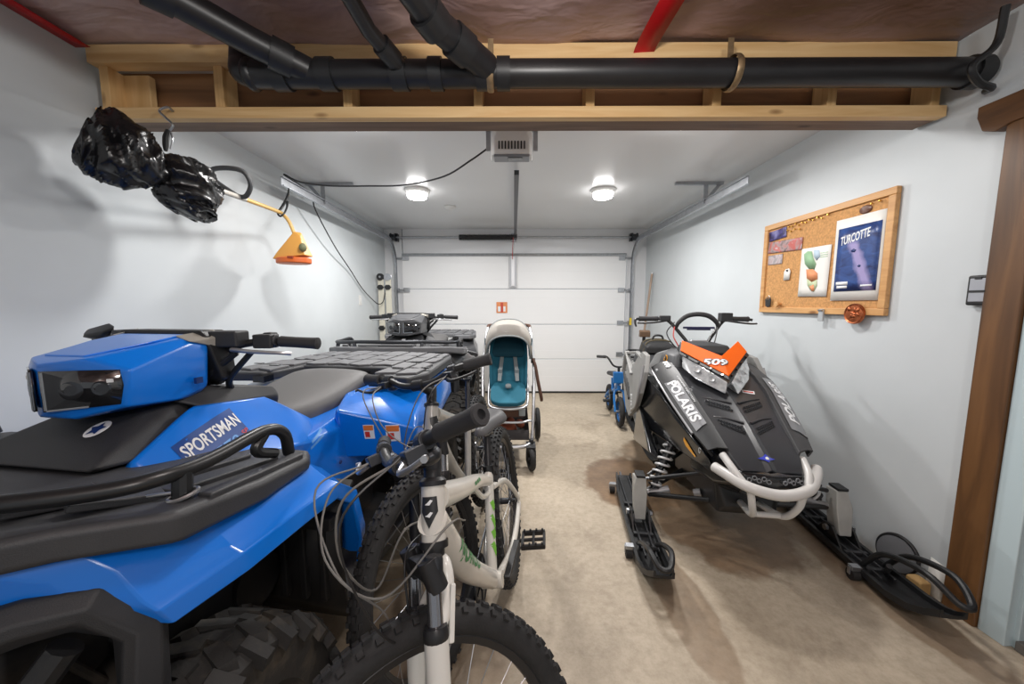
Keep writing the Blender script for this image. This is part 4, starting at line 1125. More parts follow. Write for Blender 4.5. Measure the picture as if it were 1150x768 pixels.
# hood skin, ridge along the middle, wings rising to the sides
rows = [  # y, ridge z, half width of valley, valley z, edge x, edge z
    (.515, .562, .06, .555, .115, .553), (.455, .605, .085, .596, .14, .598), (.30, .69, .10, .674, .158, .672), (.16, .752, .115, .733, .176, .735), (.05, .80, .125, .782, .188, .79), (-.08, .845, .13, .83, .197, .838), (-.20, .875, .14, .865, .202, .872), (-.32, .89, .15, .885, .20, .89)]
b = MB(); rings = []
for y, rz_, vx, vz, ex, ez in rows:
    rings.append([V((C + x, y, z)) for x, z in ((-ex - .01, ez - .05), (-ex, ez), (-vx, vz), (-.022, rz_ - .012), (0, rz_), (.022, rz_ - .012), (vx, vz), (ex, ez), (ex + .01, ez - .05))])
hood = MB().loft(rings, closed=False).build('hood', hood_m, sm, solid=.012, bev=.005)
for sx in (-1, 1):
    # mesh vents: dark recessed patch with a honeycomb of little studs
    for (u, v, y0, y1) in ((.03, .135, .165, .195), (.03, .125, .30, .33)):
        q = [(C + sx * u, y1 + .02), (C + sx * v, y0 - .01), (C + sx * v, y0 - .045), (C + sx * u, y1 - .022)]
        cxm = sum(p[0] for p in q) / 4; cym = sum(p[1] for p in q) / 4
        d = decal([(p[0] - cxm, p[1] - cym) for p in (q if sx > 0 else q[::-1])], black, hood, (cxm, cym, .8), (1, 0, 0), (0, 1, .0), 'hood_vent', hood, .002, 3)
        bm_ = MB(); k_ = 0
        for i in range(9):
            for j in range(2):
                t = (i + .5 * j + .25) / 9.5; s_ = (j + .5) / 2
                x = q[0][0] + (q[1][0] - q[0][0]) * t; y = (q[0][1] + (q[1][1] - q[0][1]) * t) * (1 - s_) + (q[3][1] + (q[2][1] - q[3][1]) * t) * s_
                bm_.lathe([(.0065, 0), (.0065, .003), (.0042, .003), (.0042, 0)], (x, y, .8), (0, 0, 1), 6, closed=True)
        for vtx in bm_.bm.verts: pass
        dep = bm_; zs = [vtx.co.z for vtx in dep.bm.verts]
        base = {id(vtx): vtx.co.z - .8 for vtx in dep.bm.verts}
        dg_ = bpy.context.evaluated_depsgraph_get(); dg_.update(); ev_ = hood.evaluated_get(dg_); me_ = ev_.to_mesh()
        t_ = BVHTree.FromPolygons([vv.co.copy() for vv in me_.vertices], [tuple(p.vertices) for p in me_.polygons]); ev_.to_mesh_clear()
        for vtx in dep.bm.verts:
            h_ = t_.ray_cast(V((vtx.co.x, vtx.co.y, 1.3)), V((0, 0, -1)))
            if h_[0]: vtx.co.z = h_[0].z + .002 + (.004 if vtx.co.z > .801 else 0)
        dep.build('vent_mesh', dark_steel, d)
    # raised panel edge between vents
    b = MB().tube([(C + sx * .015, .155, .75), (C + sx * .09, .115, .756), (C + sx * .14, .10, .760)], .005, 8); b.tube([(C + sx * .015, .29, .69), (C + sx * .08, .25, .698), (C + sx * .13, .235, .70)], .005, 8); pieces(b, 'hood_crease', hood_m, hood)
# badge on the nose and small red-and-white label
bd = decal([(-.035, 0), (-.012, .008), (0, .02), (.012, .008), (.035, 0), (.012, -.008), (0, -.02), (-.012, -.008)], mat('blue_badge', rgb(62, 74, 190), .25, coat=.6), hood, (C, .485, .61), (-1, 0, 0), (0, -.7, .7), 'nose_badge', hood, .004, 2)
decal(circ(.007), white_print, bd, (C, .487, .61), (-1, 0, 0), (0, -.7, .7), 'badge_centre', hood, .006, 1)
lb = decal(rect(.058, .026), white_print, hood, (C - .10, .095, .84), (-1, .25, 0), (-.1, -.7, .6), 'hood_label', hood, .002, 2)
decal(rect(.046, .009), red_print, lb, (C - .10, .095, .84), (-1, .25, 0), (-.1, -.7, .6), 'label_band', hood, .004, 2)
# nose cone under the hood with two round-holed grilles
nose = H('nose_cone', [(.115, .525, .545), (.0, .545, .545), (.0, .55, .50), (.115, .53, .495), (.17, .40, .57), (.18, .40, .44), (.05, .50, .43), (.10, .30, .36), (.22, .20, .42), (.20, .20, .62)], black_gloss, sm, .012, True)
for sx in (-1, 1):
    b = MB()
    for k in range(5):
        b.lathe([(.010, 0), (.010, .004), (.007, .004), (.007, 0)], (C + sx * (.03 + .017 * k), .552 - .003 * k, .532 + (.006 if k % 2 else -.004)), (sx * .15, 1, .15), 6, closed=True)
    b.build('nose_grille', strip_grey, nose)
# lower bodywork on both sides
for sx in (-1, 1):
    Q = lambda pts: [(C + sx * p[0], p[1], p[2]) for p in pts]
    lower = MB().hull(Q([(.20, .38, .545), (.18, .42, .48), (.27, .12, .64), (.30, -.10, .735), (.34, -.35, .78), (.36, -.40, .55), (.33, -.24, .46), (.17, .26, .45), (.1, .3, .42), (.1, -.4, .5), (.1, -.4, .8)])).build('lower_bodywork', black_gloss, sm, bev=.012)
    b = MB().hull(Q([(.36, -.42, .60), (.37, -.15, .50), (.37, .0, .40), (.31, .05, .36), (.33, -.42, .32), (.38, -.42, .32), (.34, -.42, .60)])); b.build('footwell_guard', black_gloss, sm, bev=.012)
    # POLARIS flank panel
    A = [(.20, -.28, .895), (.20, -.12, .862), (.19, .06, .797), (.158, .30, .683), (.142, .44, .612)]
    Bq = [(.30, -.32, .845), (.295, -.12, .797), (.275, .08, .725), (.235, .29, .632), (.205, .40, .588)]
    rings = []
    for a_, b_ in zip(A, Bq):
        if sx < 0: b_ = (b_[0] + .012, b_[1], b_[2] + .022)
        a_, b_ = V((C + sx * a_[0], a_[1], a_[2])), V((C + sx * b_[0], b_[1], b_[2])); o_ = V((sx * .006, .0, .012))
        rings.append([a_ + V((-sx * .01, 0, -.03)), a_ + V((0, 0, .006)), a_.lerp(b_, .5) + o_, b_ + V((sx * .006, 0, .0)), b_ + V((-sx * .012, 0, -.03))])
    fl = MB().loft(rings, closed=False).build('flank_panel', hood_flat if sx < 0 else black, sm, solid=.01, bev=.005)
    P0 = (V((C + sx * .255, -.14, .845)), V((C + sx * .188, .34, .645)))
    ctr = P0[0].lerp(P0[1], .52); along = (P0[1] - P0[0]).normalized()
    up = V((-sx * .6, 0, .8)) if sx > 0 else V((-sx * .6, 0, .8))
    x_ = along if sx > 0 else -along
    if sx > 0:
        upv = V((-.8, .0, .6)); 
        pl = decal([(-.19, -.036), (.215, -.030), (.20, .030), (-.15, .036)], strip_grey, fl, ctr + V((.012, 0, 0)), along, upv, 'silver_stripe', fl, .004, 4)
        text('POLARIS', white_print, fl, ctr + V((.012, .0, 0)), along, upv, .34, .050, .15, drape=fl, bold=.035, lift=.0065)
        text('800', white_print, fl, V((C + .235, -.225, .885)), along, upv, .09, .028, .15, drape=fl, bold=.03, lift=.0065)
        text('CLEANFIRE INJECTION', white_print, fl, V((C + .208, .05, .80)), V((-.14, .9, -.42)), upv, .24, .011, .15, drape=fl, lift=.003)
        text('41', white_print, fl, V((C + .285, -.24, .84)), along, upv, .026, .016, .1, drape=fl, lift=.003)
        MB().tube([(C + .308, -.32, .842), (C + .305, -.12, .792), (C + .285, .08, .72), (C + .243, .29, .626)], .006, 8).build('trim_bead', silver_paint, fl)
        text('G', white_print, lower, V((C + .22, .32, .56)), along, upv, .016, .018, 0, drape=lower)
    else:
        upv = V((-.8, .0, -.6)); upv = V((.8, 0, .6))
        pl = decal([(-.24, -.042), (.23, -.042), (.20, .036), (-.22, .036)], strip_grey, fl, ctr + V((-.012, 0, 0)), -along, upv, 'silver_stripe', fl, .004, 4)
        text('POLARIS', white_print, fl, ctr + V((-.012, .0, .0)), -along, upv, .33, .046, .15, drape=fl, bold=.035, lift=.0065)
    # amber reflector
    decal([(-.055, .022), (.055, -.012), (.05, -.022), (-.03, -.016), (-.055, 0)], yellow_m, lower, (C + sx * .24, .24, .535), (-sx * .3, .9, -.25), (0, .2, 1), 'amber_reflector', lower, .004, 2)
    # grey rear side panel with slanted vent slots
    P = [(-.33, .92), (-.26, .82), (-.26, .68), (-.34, .58), (-.46, .50), (-.62, .42), (-.80, .44), (-.98, .58), (-.98, .69), (-.84, .72), (-.66, .78), (-.56, .87), (-.46, .93)]
    Mx = Matrix(((0, 0, sx, C + sx * .355), (1, 0, 0, 0), (0, 1, 0, 0), (0, 0, 0, 1)))
    b = MB().prism(P, .03, Mx)
    for v in b.bm.verts: v.co.x += sx * (.0 - .22 * max(0, v.co.z - .70) - .04 * max(0, -v.co.y - .5))
    b.bar((C + sx * .37, -.97, .69), (C + sx * .35, -.98, .86), .02, .03, (1, 0, 0)); b.bar((C + sx * .345, -.98, .86), (C + sx * .365, -.62, .74), .02, .035, (1, 0, 0)); b.bar((C + sx * .345, -.98, .85), (C + sx * .33, -.62, .90), .02, .03, (1, 0, 0)); b.bar((C + sx * .33, -.64, .90), (C + sx * .33, -.42, .88), .02, .03, (1, 0, 0))
    sp = b.build('side_panel', side_grey, sm, bev=.005)
    b = MB()
    for k in range(5):
        y = -.90 + .06 * k; z = .68 - .02 * k
        b.bar((C + sx * (.380 + .04 * min(0, y + .5)), y - .04, z + .02), (C + sx * (.382 + .04 * min(0, y + .5)), y + .045, z - .045), .030, .026, (1, 0, 0))
    pieces(b, 'panel_vent', black, sp, bev=.003)
    text('PRO', white_print, sp, (C + sx * .385, -.52, .53), (0, .35, -1) if sx > 0 else (0, -.35, 1), (0, 1, .35) if sx > 0 else (0, 1, .35), .17, .07, .1, drape=sp, bold=.01)
    MB().tube([(C + sx * .355, -.30, .86), (C + sx * .384, -.265, .70), (C + sx * .386, -.34, .58), (C + sx * .386, -.50, .50)], .008, 8).build('panel_edge', silver_paint, sp)
# visor: orange wings on a black backing
Vp = {'TL': (.17, -.20, 1.045), 'L': (.215, -.13, 1.0), 'B': (0, .115, .880), 'N': (0, -.10, .985), 'NB': (.06, -.17, 1.01)}
for nm, m, k, off in (('visor_backing', black, 1.10, -.006), ('visor', orange, 1., 0)):
    b = MB()
    for sx in (-1, 1):
        pts = [(sx * .155, -.205, 1.030), (sx * .180, -.145, .975), (0, .065, .868), (0, -.035, .962)]
        pts = [V((C + p[0], p[1], p[2])) for p in pts]
        c_ = sum(pts, V()) / 4
        if k > 1: pts = [p + V((sx * .014 if abs(p.x - C) > .01 else 0, .02 if i == 2 else (.012 if i == 1 else 0), -.012 if i in (1, 2) else -.002)) for i, p in enumerate(pts)]
        n_ = V((sx * .45, .45, .77)) * (.006 if k == 1 else -.004)
        b.mesh([p + n_ for p in pts] , [(0, 1, 2, 3)])
    bmesh.ops.remove_doubles(b.bm, verts=b.bm.verts, dist=.012)
    o_ = b.build(nm, m, sm, solid=.006, bev=.002)
    if k == 1: vis = o_
    else:
        for sx in (-1, 1):
            b = MB()
            for t in (.15, .4, .65, .88): b.cyl(V((C + sx * .184, -.133, .966)).lerp(V((C, .078, .857)), t), V((C + sx * .184, -.133, .966)).lerp(V((C, .078, .857)), t) + V((sx * .004, .006, .008)), .006, 10)
            pieces(b, 'visor_rivet', black_gloss, o_)
upv = V((.0, -.75, .65))
text('509', black, vis, (C + .036, -.012, .935), (-.87, .10, -.12), (-.1, -.55, .75), .128, .050, .15, drape=vis, bold=.09, lift=.003)
text('509', white_print, vis, (C + .036, -.012, .935), (-.87, .10, -.12), (-.1, -.55, .75), .118, .042, .15, drape=vis, bold=.03, lift=.005)
H('dash_pod', [(.125, -.24, 1.0), (.09, -.18, .965), (.0, -.16, .935), (.14, -.34, .99), (.08, -.40, 1.01), (.17, -.30, .92), (.155, -.17, .90)], black, sm, .012, True)
# headlights between visor and hood
for sx in (-1, 1):
    Q = lambda pts: [V((C + sx * p[0], p[1], p[2])) for p in pts]
    hl = MB().hull(Q([(.172, -.135, .955), (.182, -.10, .885), (.135, .0, .835), (.03, .125, .785), (.010, .09, .845), (.09, -.02, .90), (.16, -.16, .90), (.02, .0, .80), (.12, -.1, .84)])).build('headlight', clear_lamp, sm, bev=.006)
    for t, r_ in ((.35, .022), (.68, .020)):
        c_ = V((C + sx * .172, -.105, .925)).lerp(V((C + sx * .02, .115, .815)), t)
        MB().lathe([(r_, 0), (r_ * .85, .004), (r_ * .4, .002), (0, .003)], c_ + V((sx * .004, .006, .002)), (sx * .65, .65, .35), 18).build('lamp_bowl', clear_lamp, hl)
# front bumper of white tube
b = MB()
b.tube([(C + sx * x, y, z) for sx, x, y, z in ((1, .195, .44, .53), (1, .175, .48, .525), (1, .11, .56, .505), (1, 0, .585, .49), (-1, .0, .575, .485), (-1, .13, .545, .495), (-1, .235, .40, .525), (-1, .27, .30, .535))][:4] + [(C - .11, .56, .505), (C - .19, .475, .525), (C - .225, .42, .54)], .022, 14, n=5)
for sx in (-1, 1):
    b.tube([(C + sx * .12, .55, .51), (C + sx * .145, .50, .55), (C + sx * .16, .43, .585)], .016, 12)
    b.tube([(C + sx * .10, .558, .49), (C + sx * .085, .55, .42), (C + sx * .06, .50, .355), (C + sx * .04, .36, .33)], .014, 12)
b.tube([(C - .06, .50, .357), (C + .06, .50, .357)], .012, 10)
b.build('front_bumper', bumper_m, sm)
# bulkhead behind the arms
H('bulkhead', [(.13, .34, .26), (.15, .32, .46), (.16, -.25, .5), (.15, -.25, .22), (.10, .36, .30)], black_metal, sm, .01, True)
# front suspension and skis
for sx in (-1, 1):
    ox = -.005 + sx * .495
    b = MB()
    b.tube([(C + sx * .13, .25, .27), (ox - sx * .05, .10, .20)], .013, 10); b.tube([(C + sx * .13, -.12, .26), (ox - sx * .05, .06, .20)], .013, 10)
    b.tube([(C + sx * .14, .22, .40), (ox - sx * .055, .10, .29)], .011, 10); b.tube([(C + sx * .14, -.10, .39), (ox - sx * .055, .06, .29)], .011, 10)
    pieces(b, 'suspension_arm', black_metal, sm)
    b = MB().cyl((ox - sx * .16, .10, .235), (ox - sx * .05, .09, .20), .022, 14); b.cyl((ox - sx * .30, .16, .26), (ox - sx * .27, .15, .25), .02, 14); pieces(b, 'arm_sleeve', silver_paint, sm)
    MB().tube([(C + sx * .10, .02, .30), (ox - sx * .05, .01, .245)], .008, 8).build('tie_rod', steel, sm)
    # coil-over
    p0 = V((ox - sx * .075, .085, .225)); p1 = V((C + sx * .215, -.02, .54)); d = p1 - p0; dn = d.normalized(); u = dn.orthogonal().normalized(); v = dn.cross(u)
    b = MB().cyl(p0, p0 + d * .5, .015, 14); b.cyl(p0 + d * .4, p1, .022, 14); b.cyl(p0 + d * .04, p0 + d * .07, .034, 16); b.cyl(p0 + d * .70, p0 + d * .74, .034, 16); sh_ = b.build('shock_absorber', black_metal, sm)
    MB().tube([p0 + d * (.07 + .63 * t / 132) + (u * math.cos(t * 2 * PI / 22) + v * math.sin(t * 2 * PI / 22)) * .034 for t in range(133)], .0062, 8, sm=False).build('coil_spring', spring_m, sh_)
    MB().cyl(p0 + d * .74, p0 + d * .98, .025, 16).build('reservoir', silver_paint, sh_)
    # spindle: a long cast leg
    b = MB().hull([(ox + sx * x, y, z) for x, y, z in ((-.030, .13, .305), (.022, .13, .305), (.032, .06, .30), (-.034, .06, .30), (.043, .145, .22), (-.035, .15, .22), (.03, .17, .085), (-.025, .17, .085), (.026, .085, .085), (-.026, .085, .085), (.03, .06, .22), (-.03, .06, .22))])
    sd_ = b.build('spindle', alu_leg, sm, bev=.006)
    MB().box((ox - sx * .002, .10, .312), (.05, .07, .014)).build('spindle_cap', black, sd_, bev=.003)
    # ski
    ex = 0 if sx > 0 else .05
    prof = [(-.40, .050), (-.37, .032), (-.20, .030), (.25, .030), (.45 + ex, .038), (.53 + ex, .055), (.58 + ex, .08), (.625 + ex, .115)]
    rings = []
    for y, z in prof:
        w = .075 if y < .3 else (.078 if y < .5 + ex else .078 - .28 * (y - .5 - ex))
        if y < -.3: w = .052
        rings.append([V((ox + q[0], y, z + q[1])) for q in ((-w, .0), (-w, .028), (-w * .8, .028), (-w * .72, .010), (w * .72, .010), (w * .8, .028), (w, .028), (w, .0), (w * .35, -.004), (.010, -.022 if y < .45 else -.004), (-.010, -.022 if y < .45 else -.004), (-w * .35, -.004))])
    sk = MB().loft(rings).build('ski', black, sm, angle=25)
    b = MB()
    for k in (-1, 1): b.bar((ox + k * .03, -.40, .046), (ox + k * .026, .42, .050), .010, .022); 
    b.box((ox, .24, .048), (.10, .02, .02)); b.box((ox, -.05, .048), (.10, .02, .02)); b.box((ox, .36, .052), (.09, .02, .02)); b.build('ski_rib', black_rough, sk, bev=.003)
    b = MB()
    for k in (-1, 1): b.hull([(ox + k * .045 + dx, y, z) for dx in (-.005, .005) for y, z in ((.03, .045), (.22, .045), (.10, .125), (.15, .125))])
    b.cyl((ox - .06, .125, .105), (ox + .06, .125, .105), .011, 12); b.build('ski_saddle', black_metal, sk, bev=.002)
    b = MB()
    for k in (-1, 1): b.cyl((ox + k * .055, .125, .105), (ox + k * .068, .125, .105), .016, 6)
    pieces(b, 'pivot_bolt', steel, sk)
    hz = .0
    MB().tube([(ox - .045, .34, .065), (ox - .045, .44, .135 + ex), (ox - .045, .56 + ex, .185 + ex), (ox - .02, .635 + ex * 1.4, .165 + ex * .6), (ox + .02, .635 + ex * 1.4, .165 + ex * .6), (ox + .045, .56 + ex, .185 + ex), (ox + .045, .44, .135 + ex), (ox + .045, .34, .065)], [.011, .012, .012, .012, .012, .012, .012, .011], 10).build('ski_handle', black, sk)
    MB().tube([(ox - .03, .36, .055), (ox + .01, .42, .10), (ox + .03, .45, .14)], .011, 8).build('ski_grab', black_rough, sk)
    b = MB().box((ox, -.15, .0075), (.012, .8, .013)); b.build('wear_bar', steel, sk)
    # little transport rollers clipped to the ski edge
    for y in (-.26, .36):
        r_ = MB().cyl((ox + .078, y, .026), (ox + .108, y, .026), .026, 18); 
        r_ = r_.build('roller', rubber, sk)
        b = MB().box((ox + .090, y, .058), (.04, .03, .02)); b.bar((ox + .112, y, .026), (ox + .112, y, .064), .006, .016, (0, 1, 0)); b.build('roller_bracket', galv, r_, bev=.002)
# tunnel, seat, tank and track
b = MB().hull([(C + sx * x, y, z) for sx in (-1, 1) for x, y, z in ((.18, -2.1, .66), (.185, -2.15, .53), (.19, -.4, .67), (.195, -.4, .5))])
for sx in (-1, 1): b.hull([(C + sx * x, y, z) for x, y, z in ((.19, -.42, .40), (.36, -.42, .42), (.36, -.42, .40), (.29, -1.25, .43), (.19, -1.3, .43), (.29, -1.25, .41), (.19, -.42, .38))])
b.build('tunnel', side_grey, sm, bev=.006)
H('fuel_tank', [(.14, -.40, .92), (.19, -.48, .93), (.18, -.70, .89), (.20, -.42, .70), (.20, -.95, .70), (.12, -1.0, .80), (.12, -.46, .96)], mat('grey_tank_cover', rgb(120, 121, 122), .5), sm, .02, True)
H('seat', [(.10, -.95, .80), (.15, -1.1, .80), (.16, -1.55, .81), (.13, -1.62, .80), (.17, -.95, .68), (.18, -1.62, .68), (.10, -1.65, .70), (.09, -.9, .80)], black_rough, sm, .03, True)
b = MB(); rings = []
loop = [(-.30, .46), (-.22, .36), (-.34, .24), (-.70, .05), (-1.2, .035), (-1.8, .035), (-2.0, .10), (-2.08, .26), (-2.0, .42), (-1.4, .47), (-.7, .48)]
L2 = [(p.x, p.y) for p in cat([(y, z, 0) for y, z in loop], 6, True)]
n_ = len(L2); vs = []
for y, z in L2: vs += [(C - .19, y, z), (C + .19, y, z)]
b.mesh(vs, [(2 * i, 2 * i + 1, (2 * i + 3) % (2 * n_), (2 * i + 2) % (2 * n_)) for i in range(n_)])
tr = b.build('track', track_m, sm, solid=.012)
b = MB()
for i in range(0, n_, 2):
    (y, z), (y2, z2) = L2[i], L2[(i + 1) % n_]; d = V((0, y2 - y, z2 - z)).normalized(); nr = V((0, -d.z, d.y))
    cc = V((C, y, z)) + nr * (.012)
    if abs(cc.z) < .02: cc.z = .03
    b.bar(cc - V((.17, 0, 0)), cc + V((.17, 0, 0)), .012, .024, nr)
for v in b.bm.verts: v.co.z = max(v.co.z, .003)
b.build('track_lugs', track_m, tr)
b = MB()
for sx in (-1, 1):
    b.bar((C + sx * .11, -.75, .10), (C + sx * .11, -1.9, .08), .03, .05)
    for y in (-.9, -1.3, -1.7): b.cyl((C + sx * .10, y, .11), (C + sx * .16, y, .11), .06, 16)
    b.cyl((C + sx * .10, -1.92, .26), (C + sx * .16, -1.92, .26), .10, 18)
    b.tube([(C + sx * .11, -1.0, .12), (C + sx * .13, -.7, .45)], .015, 8)
b.build('rear_suspension', black_metal, sm)
H('snow_flap', [(.18, -2.16, .65), (.18, -2.175, .65), (.17, -2.24, .22), (.17, -2.255, .22)], black, sm, .004, True)
b = MB()
for sx in (-1, 1): b.tube([(C + sx * .16, -2.0, .67), (C + sx * .16, -2.18, .70), (C + sx * .10, -2.22, .72), (C, -2.22, .72)], .012, 10)
b.build('rear_bumper', black_metal, sm)
# steering post, handlebar, loop and levers
hb = MB().tube([(C - .03 + x, y, z) for x, y, z in ((.35, -.60, 1.150), (.24, -.56, 1.152), (.175, -.54, 1.135), (.09, -.50, 1.03), (.05, -.48, .985), (-.05, -.48, .985), (-.09, -.50, 1.03), (-.175, -.54, 1.135), (-.24, -.56, 1.152), (-.35, -.60, 1.150))], .0115, 12, n=5).build('handlebar', black_metal, sm)
MB().cyl((C - .03, -.46, .80), (C - .03, -.49, .99), .022, 12).build('steering_post', black_metal, sm)
MB().box((C - .03, -.48, .99), (.11, .05, .045)).build('riser_block', alu, hb, bev=.008)
MB().tube([(C - .03 + x, y, z) for x, y, z in ((-.135, -.51, 1.09), (-.12, -.50, 1.13), (-.07, -.50, 1.172), (0, -.50, 1.185), (.07, -.50, 1.172), (.12, -.50, 1.13), (.135, -.51, 1.09))], [.010, .014, .016, .016, .016, .014, .010], 12).build('mountain_strap', grip_m, hb)
b = MB().box((C - .03, -.475, 1.095), (.20, .012, .014)); b.box((C - .03, -.475, 1.083), (.15, .01, .01)); b.build('mount_bar', mat('dark_blue_bar', rgb(44, 44, 78), .4), hb, bev=.003)
for sx in (-1, 1):
    e0 = V((C - .03 + sx * .24, -.562, 1.152)); e1 = V((C - .03 + sx * .358, -.605, 1.149)); d = e1 - e0
    MB().lathe([(.013, 0), (.018, .003), (.0165, .05), (.018, d.length), (.02, d.length + .004), (0, d.length + .006)], e0, d, 16).build('grip', grip_m, hb)
    MB().tube([e1, e1 + V((sx * .03, .01, -.005)), e1 + V((sx * .036, .03, -.03)), e1 + V((sx * .03, .04, -.055))][:4 if sx > 0 else 2], [.009, .009, .008, .006][:4 if sx > 0 else 2], 8).build('bar_end_hook', black_metal, hb)
    MB().tube([e0 + V((-sx * .06, .04, -.01)), e0 + V((sx * .02, .07, -.022)), e0 + V((sx * .10, .05, -.03)), e0 + V((sx * .145, .03, -.03))], .006, 8).build('brake_lever' if sx > 0 else 'throttle_lever', black_metal, hb)
    if sx < 0: MB().box(e0 + V((-sx * .05, .02, .012)), (.075, .055, .06), (0, 0, .1)).build('switch_block', black_rough, hb, bev=.006)
    else: MB().box(e0 + V((-sx * .04, .015, .004)), (.07, .04, .036)).build('brake_reservoir', black_rough, hb, bev=.006)
MB().tube([(C + .13, -.46, 1.10), (C + .15, -.40, 1.04), (C + .13, -.36, .98), (C + .15, -.33, .95)], .004, 6).build('tether_cord', mat('red_tether', rgb(176, 52, 46), .5), hb)
b = MB().tube([(C + .12, -.50, 1.13), (C + .18, -.45, 1.06), (C + .14, -.42, .98), (C + .10, -.40, .95)], .004, 6); b.tube([(C - .16, -.50, 1.10), (C - .12, -.44, 1.0), (C - .08, -.40, .97)], .004, 6); b.build('control_cable', black, hb)
# round yellow-ringed sticker on the console side
H('console', [(.185, -.24, .93), (.215, -.30, .94), (.215, -.42, .92), (.15, -.45, .96), (.235, -.30, .86), (.235, -.45, .82), (.2, -.2, .86), (.1, -.3, .98)], mat('dark_console', rgb(78, 79, 82), .5), sm, .012, True)
cs = [o for o in sm.children if o.name.startswith('console')][0]
st_ = decal(circ(.026), yellow_m, cs, (C + .222, -.30, .905), (-.3, .95, 0), (-.3, 0, .95), 'round_sticker', cs, .003, 2)
decal(circ(.021), black, st_, (C + .222, -.30, .905), (-.3, .95, 0), (-.3, 0, .95), 'sticker_disc', cs, .005, 2)
text('K', yellow_m, st_, (C + .222, -.30, .905), (-.3, .95, 0), (-.3, 0, .95), .022, .024, .0, drape=cs, bold=.03, lift=.007)
# ================================================================== STROLLER
teal = mat('teal_fabric', rgb(34, 106, 128), .8, bump=.4, bscale=500, var=.06, vscale=12)
dteal = mat('dark_teal_fabric', rgb(26, 76, 92), .85, bump=.4, bscale=500)
cream = mat('cream_grey_fabric', rgb(176, 171, 164), .8, bump=.35, bscale=90, var=.05, vscale=10)
strapf = mat('grey_webbing', rgb(150, 158, 160), .8)
tan_l = mat('brown_leather', rgb(84, 54, 40), .55, bump=.3)
st = empty('stroller', (-.045, 2.87, 0), 0, 'teal stroller with a cream canopy standing before the garage door', 'stroller')
b = MB()
for sx in (-1, 1):
    b.tube([(sx * .185, -.22, .20), (sx * .20, -.12, .38), (sx * .215, .08, .68), (sx * .20, .26, .95), (sx * .19, .36, 1.04)], .012, 12)
    b.tube([(sx * .20, .02, .58), (sx * .225, .22, .36), (sx * .24, .36, .17)], .011, 12)
b.tube([(-.185, -.22, .20), (-.13, -.275, .185), (0, -.29, .18), (.13, -.275, .185), (.185, -.22, .20)], .014, 12)
b.tube([(-.165, -.14, .34), (-.10, -.17, .335), (.10, -.17, .335), (.165, -.14, .34)], .009, 10)
b.tube([(-.24, .36, .17), (.24, .36, .17)], .011, 10)
b.build('chassis', alu, st)
MB().tube([(-.19, .36, 1.04), (-.17, .40, 1.06), (0, .42, 1.065), (.17, .40, 1.06), (.19, .36, 1.04)], .015, 12).build('handlebar', tan_l, st)
# seat shell: back, base pad, side wings
rings = []
for t in range(9):
    u = t / 8
    y = .10 + .20 * u; z = .56 + .46 * u; w = .145 + .012 * math.sin(u * PI)
    rings.append([V((w * math.sin(a), y - .085 * (1 - math.cos(a)) * 1.2, z)) for a in [-1.45 + 2.9 * k / 14 for k in range(15)]])
MB().loft(rings, closed=False).build('seat_back', teal, st, solid=.014, off=0, recalc=False)
pts = []
for k in range(24):
    a = 2 * PI * k / 24; x = .145 * math.copysign(abs(math.cos(a)) ** .55, math.cos(a)); y = .155 * math.copysign(abs(math.sin(a)) ** .6, math.sin(a))
    pts.append((x, y))
b = MB().prism(pts, .04, Matrix.Translation((0, -.03, .515)) @ Matrix.Rotation(.38, 4, 'X')); seat_ = b.build('seat_pad', teal, st, bev=.012, seg=3)
b = MB().tube([(-.155, .12, .66), (-.16, .05, .58), (-.155, -.08, .49), (-.13, -.16, .455), (0, -.19, .445), (.13, -.16, .455), (.155, -.08, .49), (.16, .05, .58), (.155, .12, .66)], .010, 12); b.build('seat_frame', alu, st)
MB().hull([(x, y, z) for x in (-.12, .12) for y, z in ((-.165, .44), (-.15, .37), (-.135, .37), (-.145, .44))]).build('footrest', tan_l, st, bev=.004)
b = MB()
for sx in (-1, 1): b.box((sx * .11, -.155, .415), (.05, .03, .06), (.1, 0, 0))
b.build('footrest_tab', strapf, st, bev=.004)
# harness
for sx in (-1, 1):
    b = MB(); P = [V((sx * .045, .235, .88)), V((sx * .058, .16, .78)), V((sx * .07, .095, .68)), V((sx * .075, .055, .615))]
    for p, q in zip(P, P[1:]): b.bar(p, q, .032, .006, (0, -1, .4))
    b.box(P[2], (.038, .016, .06), (.3, 0, 0)); b.build('harness_strap', strapf, st, bev=.002)
MB().lathe([(0, 0), (.026, 0), (.024, .014), (0, .018)], (0, -.02, .585), (0, -.4, 1), 20).build('harness_buckle', strapf, st)
# canopy: cream front panel, teal sides and back
def arc(y_b, z_b, y_t, z_t, w, n=20, e=.72):
    r = []
    for k in range(n + 1):
        a = PI * k / n; h = math.sin(a) ** e
        r.append(V((w * math.copysign(abs(math.cos(a)) ** .75, math.cos(a)), y_b + (y_t - y_b) * h, z_b + (z_t - z_b) * h)))
    return r
A0 = arc(.10, .80, -.075, 1.005, .180); A1 = arc(.11, .80, -.02, 1.09, .195); A2 = arc(.13, .80, .10, 1.125, .198); A3 = arc(.17, .80, .24, 1.10, .195); A4 = arc(.24, .80, .335, 1.0, .18)
cn = MB().loft([A0, A1, A2], closed=False).build('canopy', cream, st, solid=.008, off=0, recalc=False)
MB().loft([A2, A3, A4], closed=False).build('canopy_back', dteal, cn, solid=.008, off=0, recalc=False)
b = MB()
for sx in (-1, 1): b.hull([(sx * x, y, z) for x, y, z in ((.176, .03, .90), (.193, .04, .95), (.203, .12, .98), (.202, .24, .95), (.195, .27, .86), (.20, .18, .78), (.185, .10, .79))])
pieces(b, 'canopy_side', dteal, cn, bev=.006)
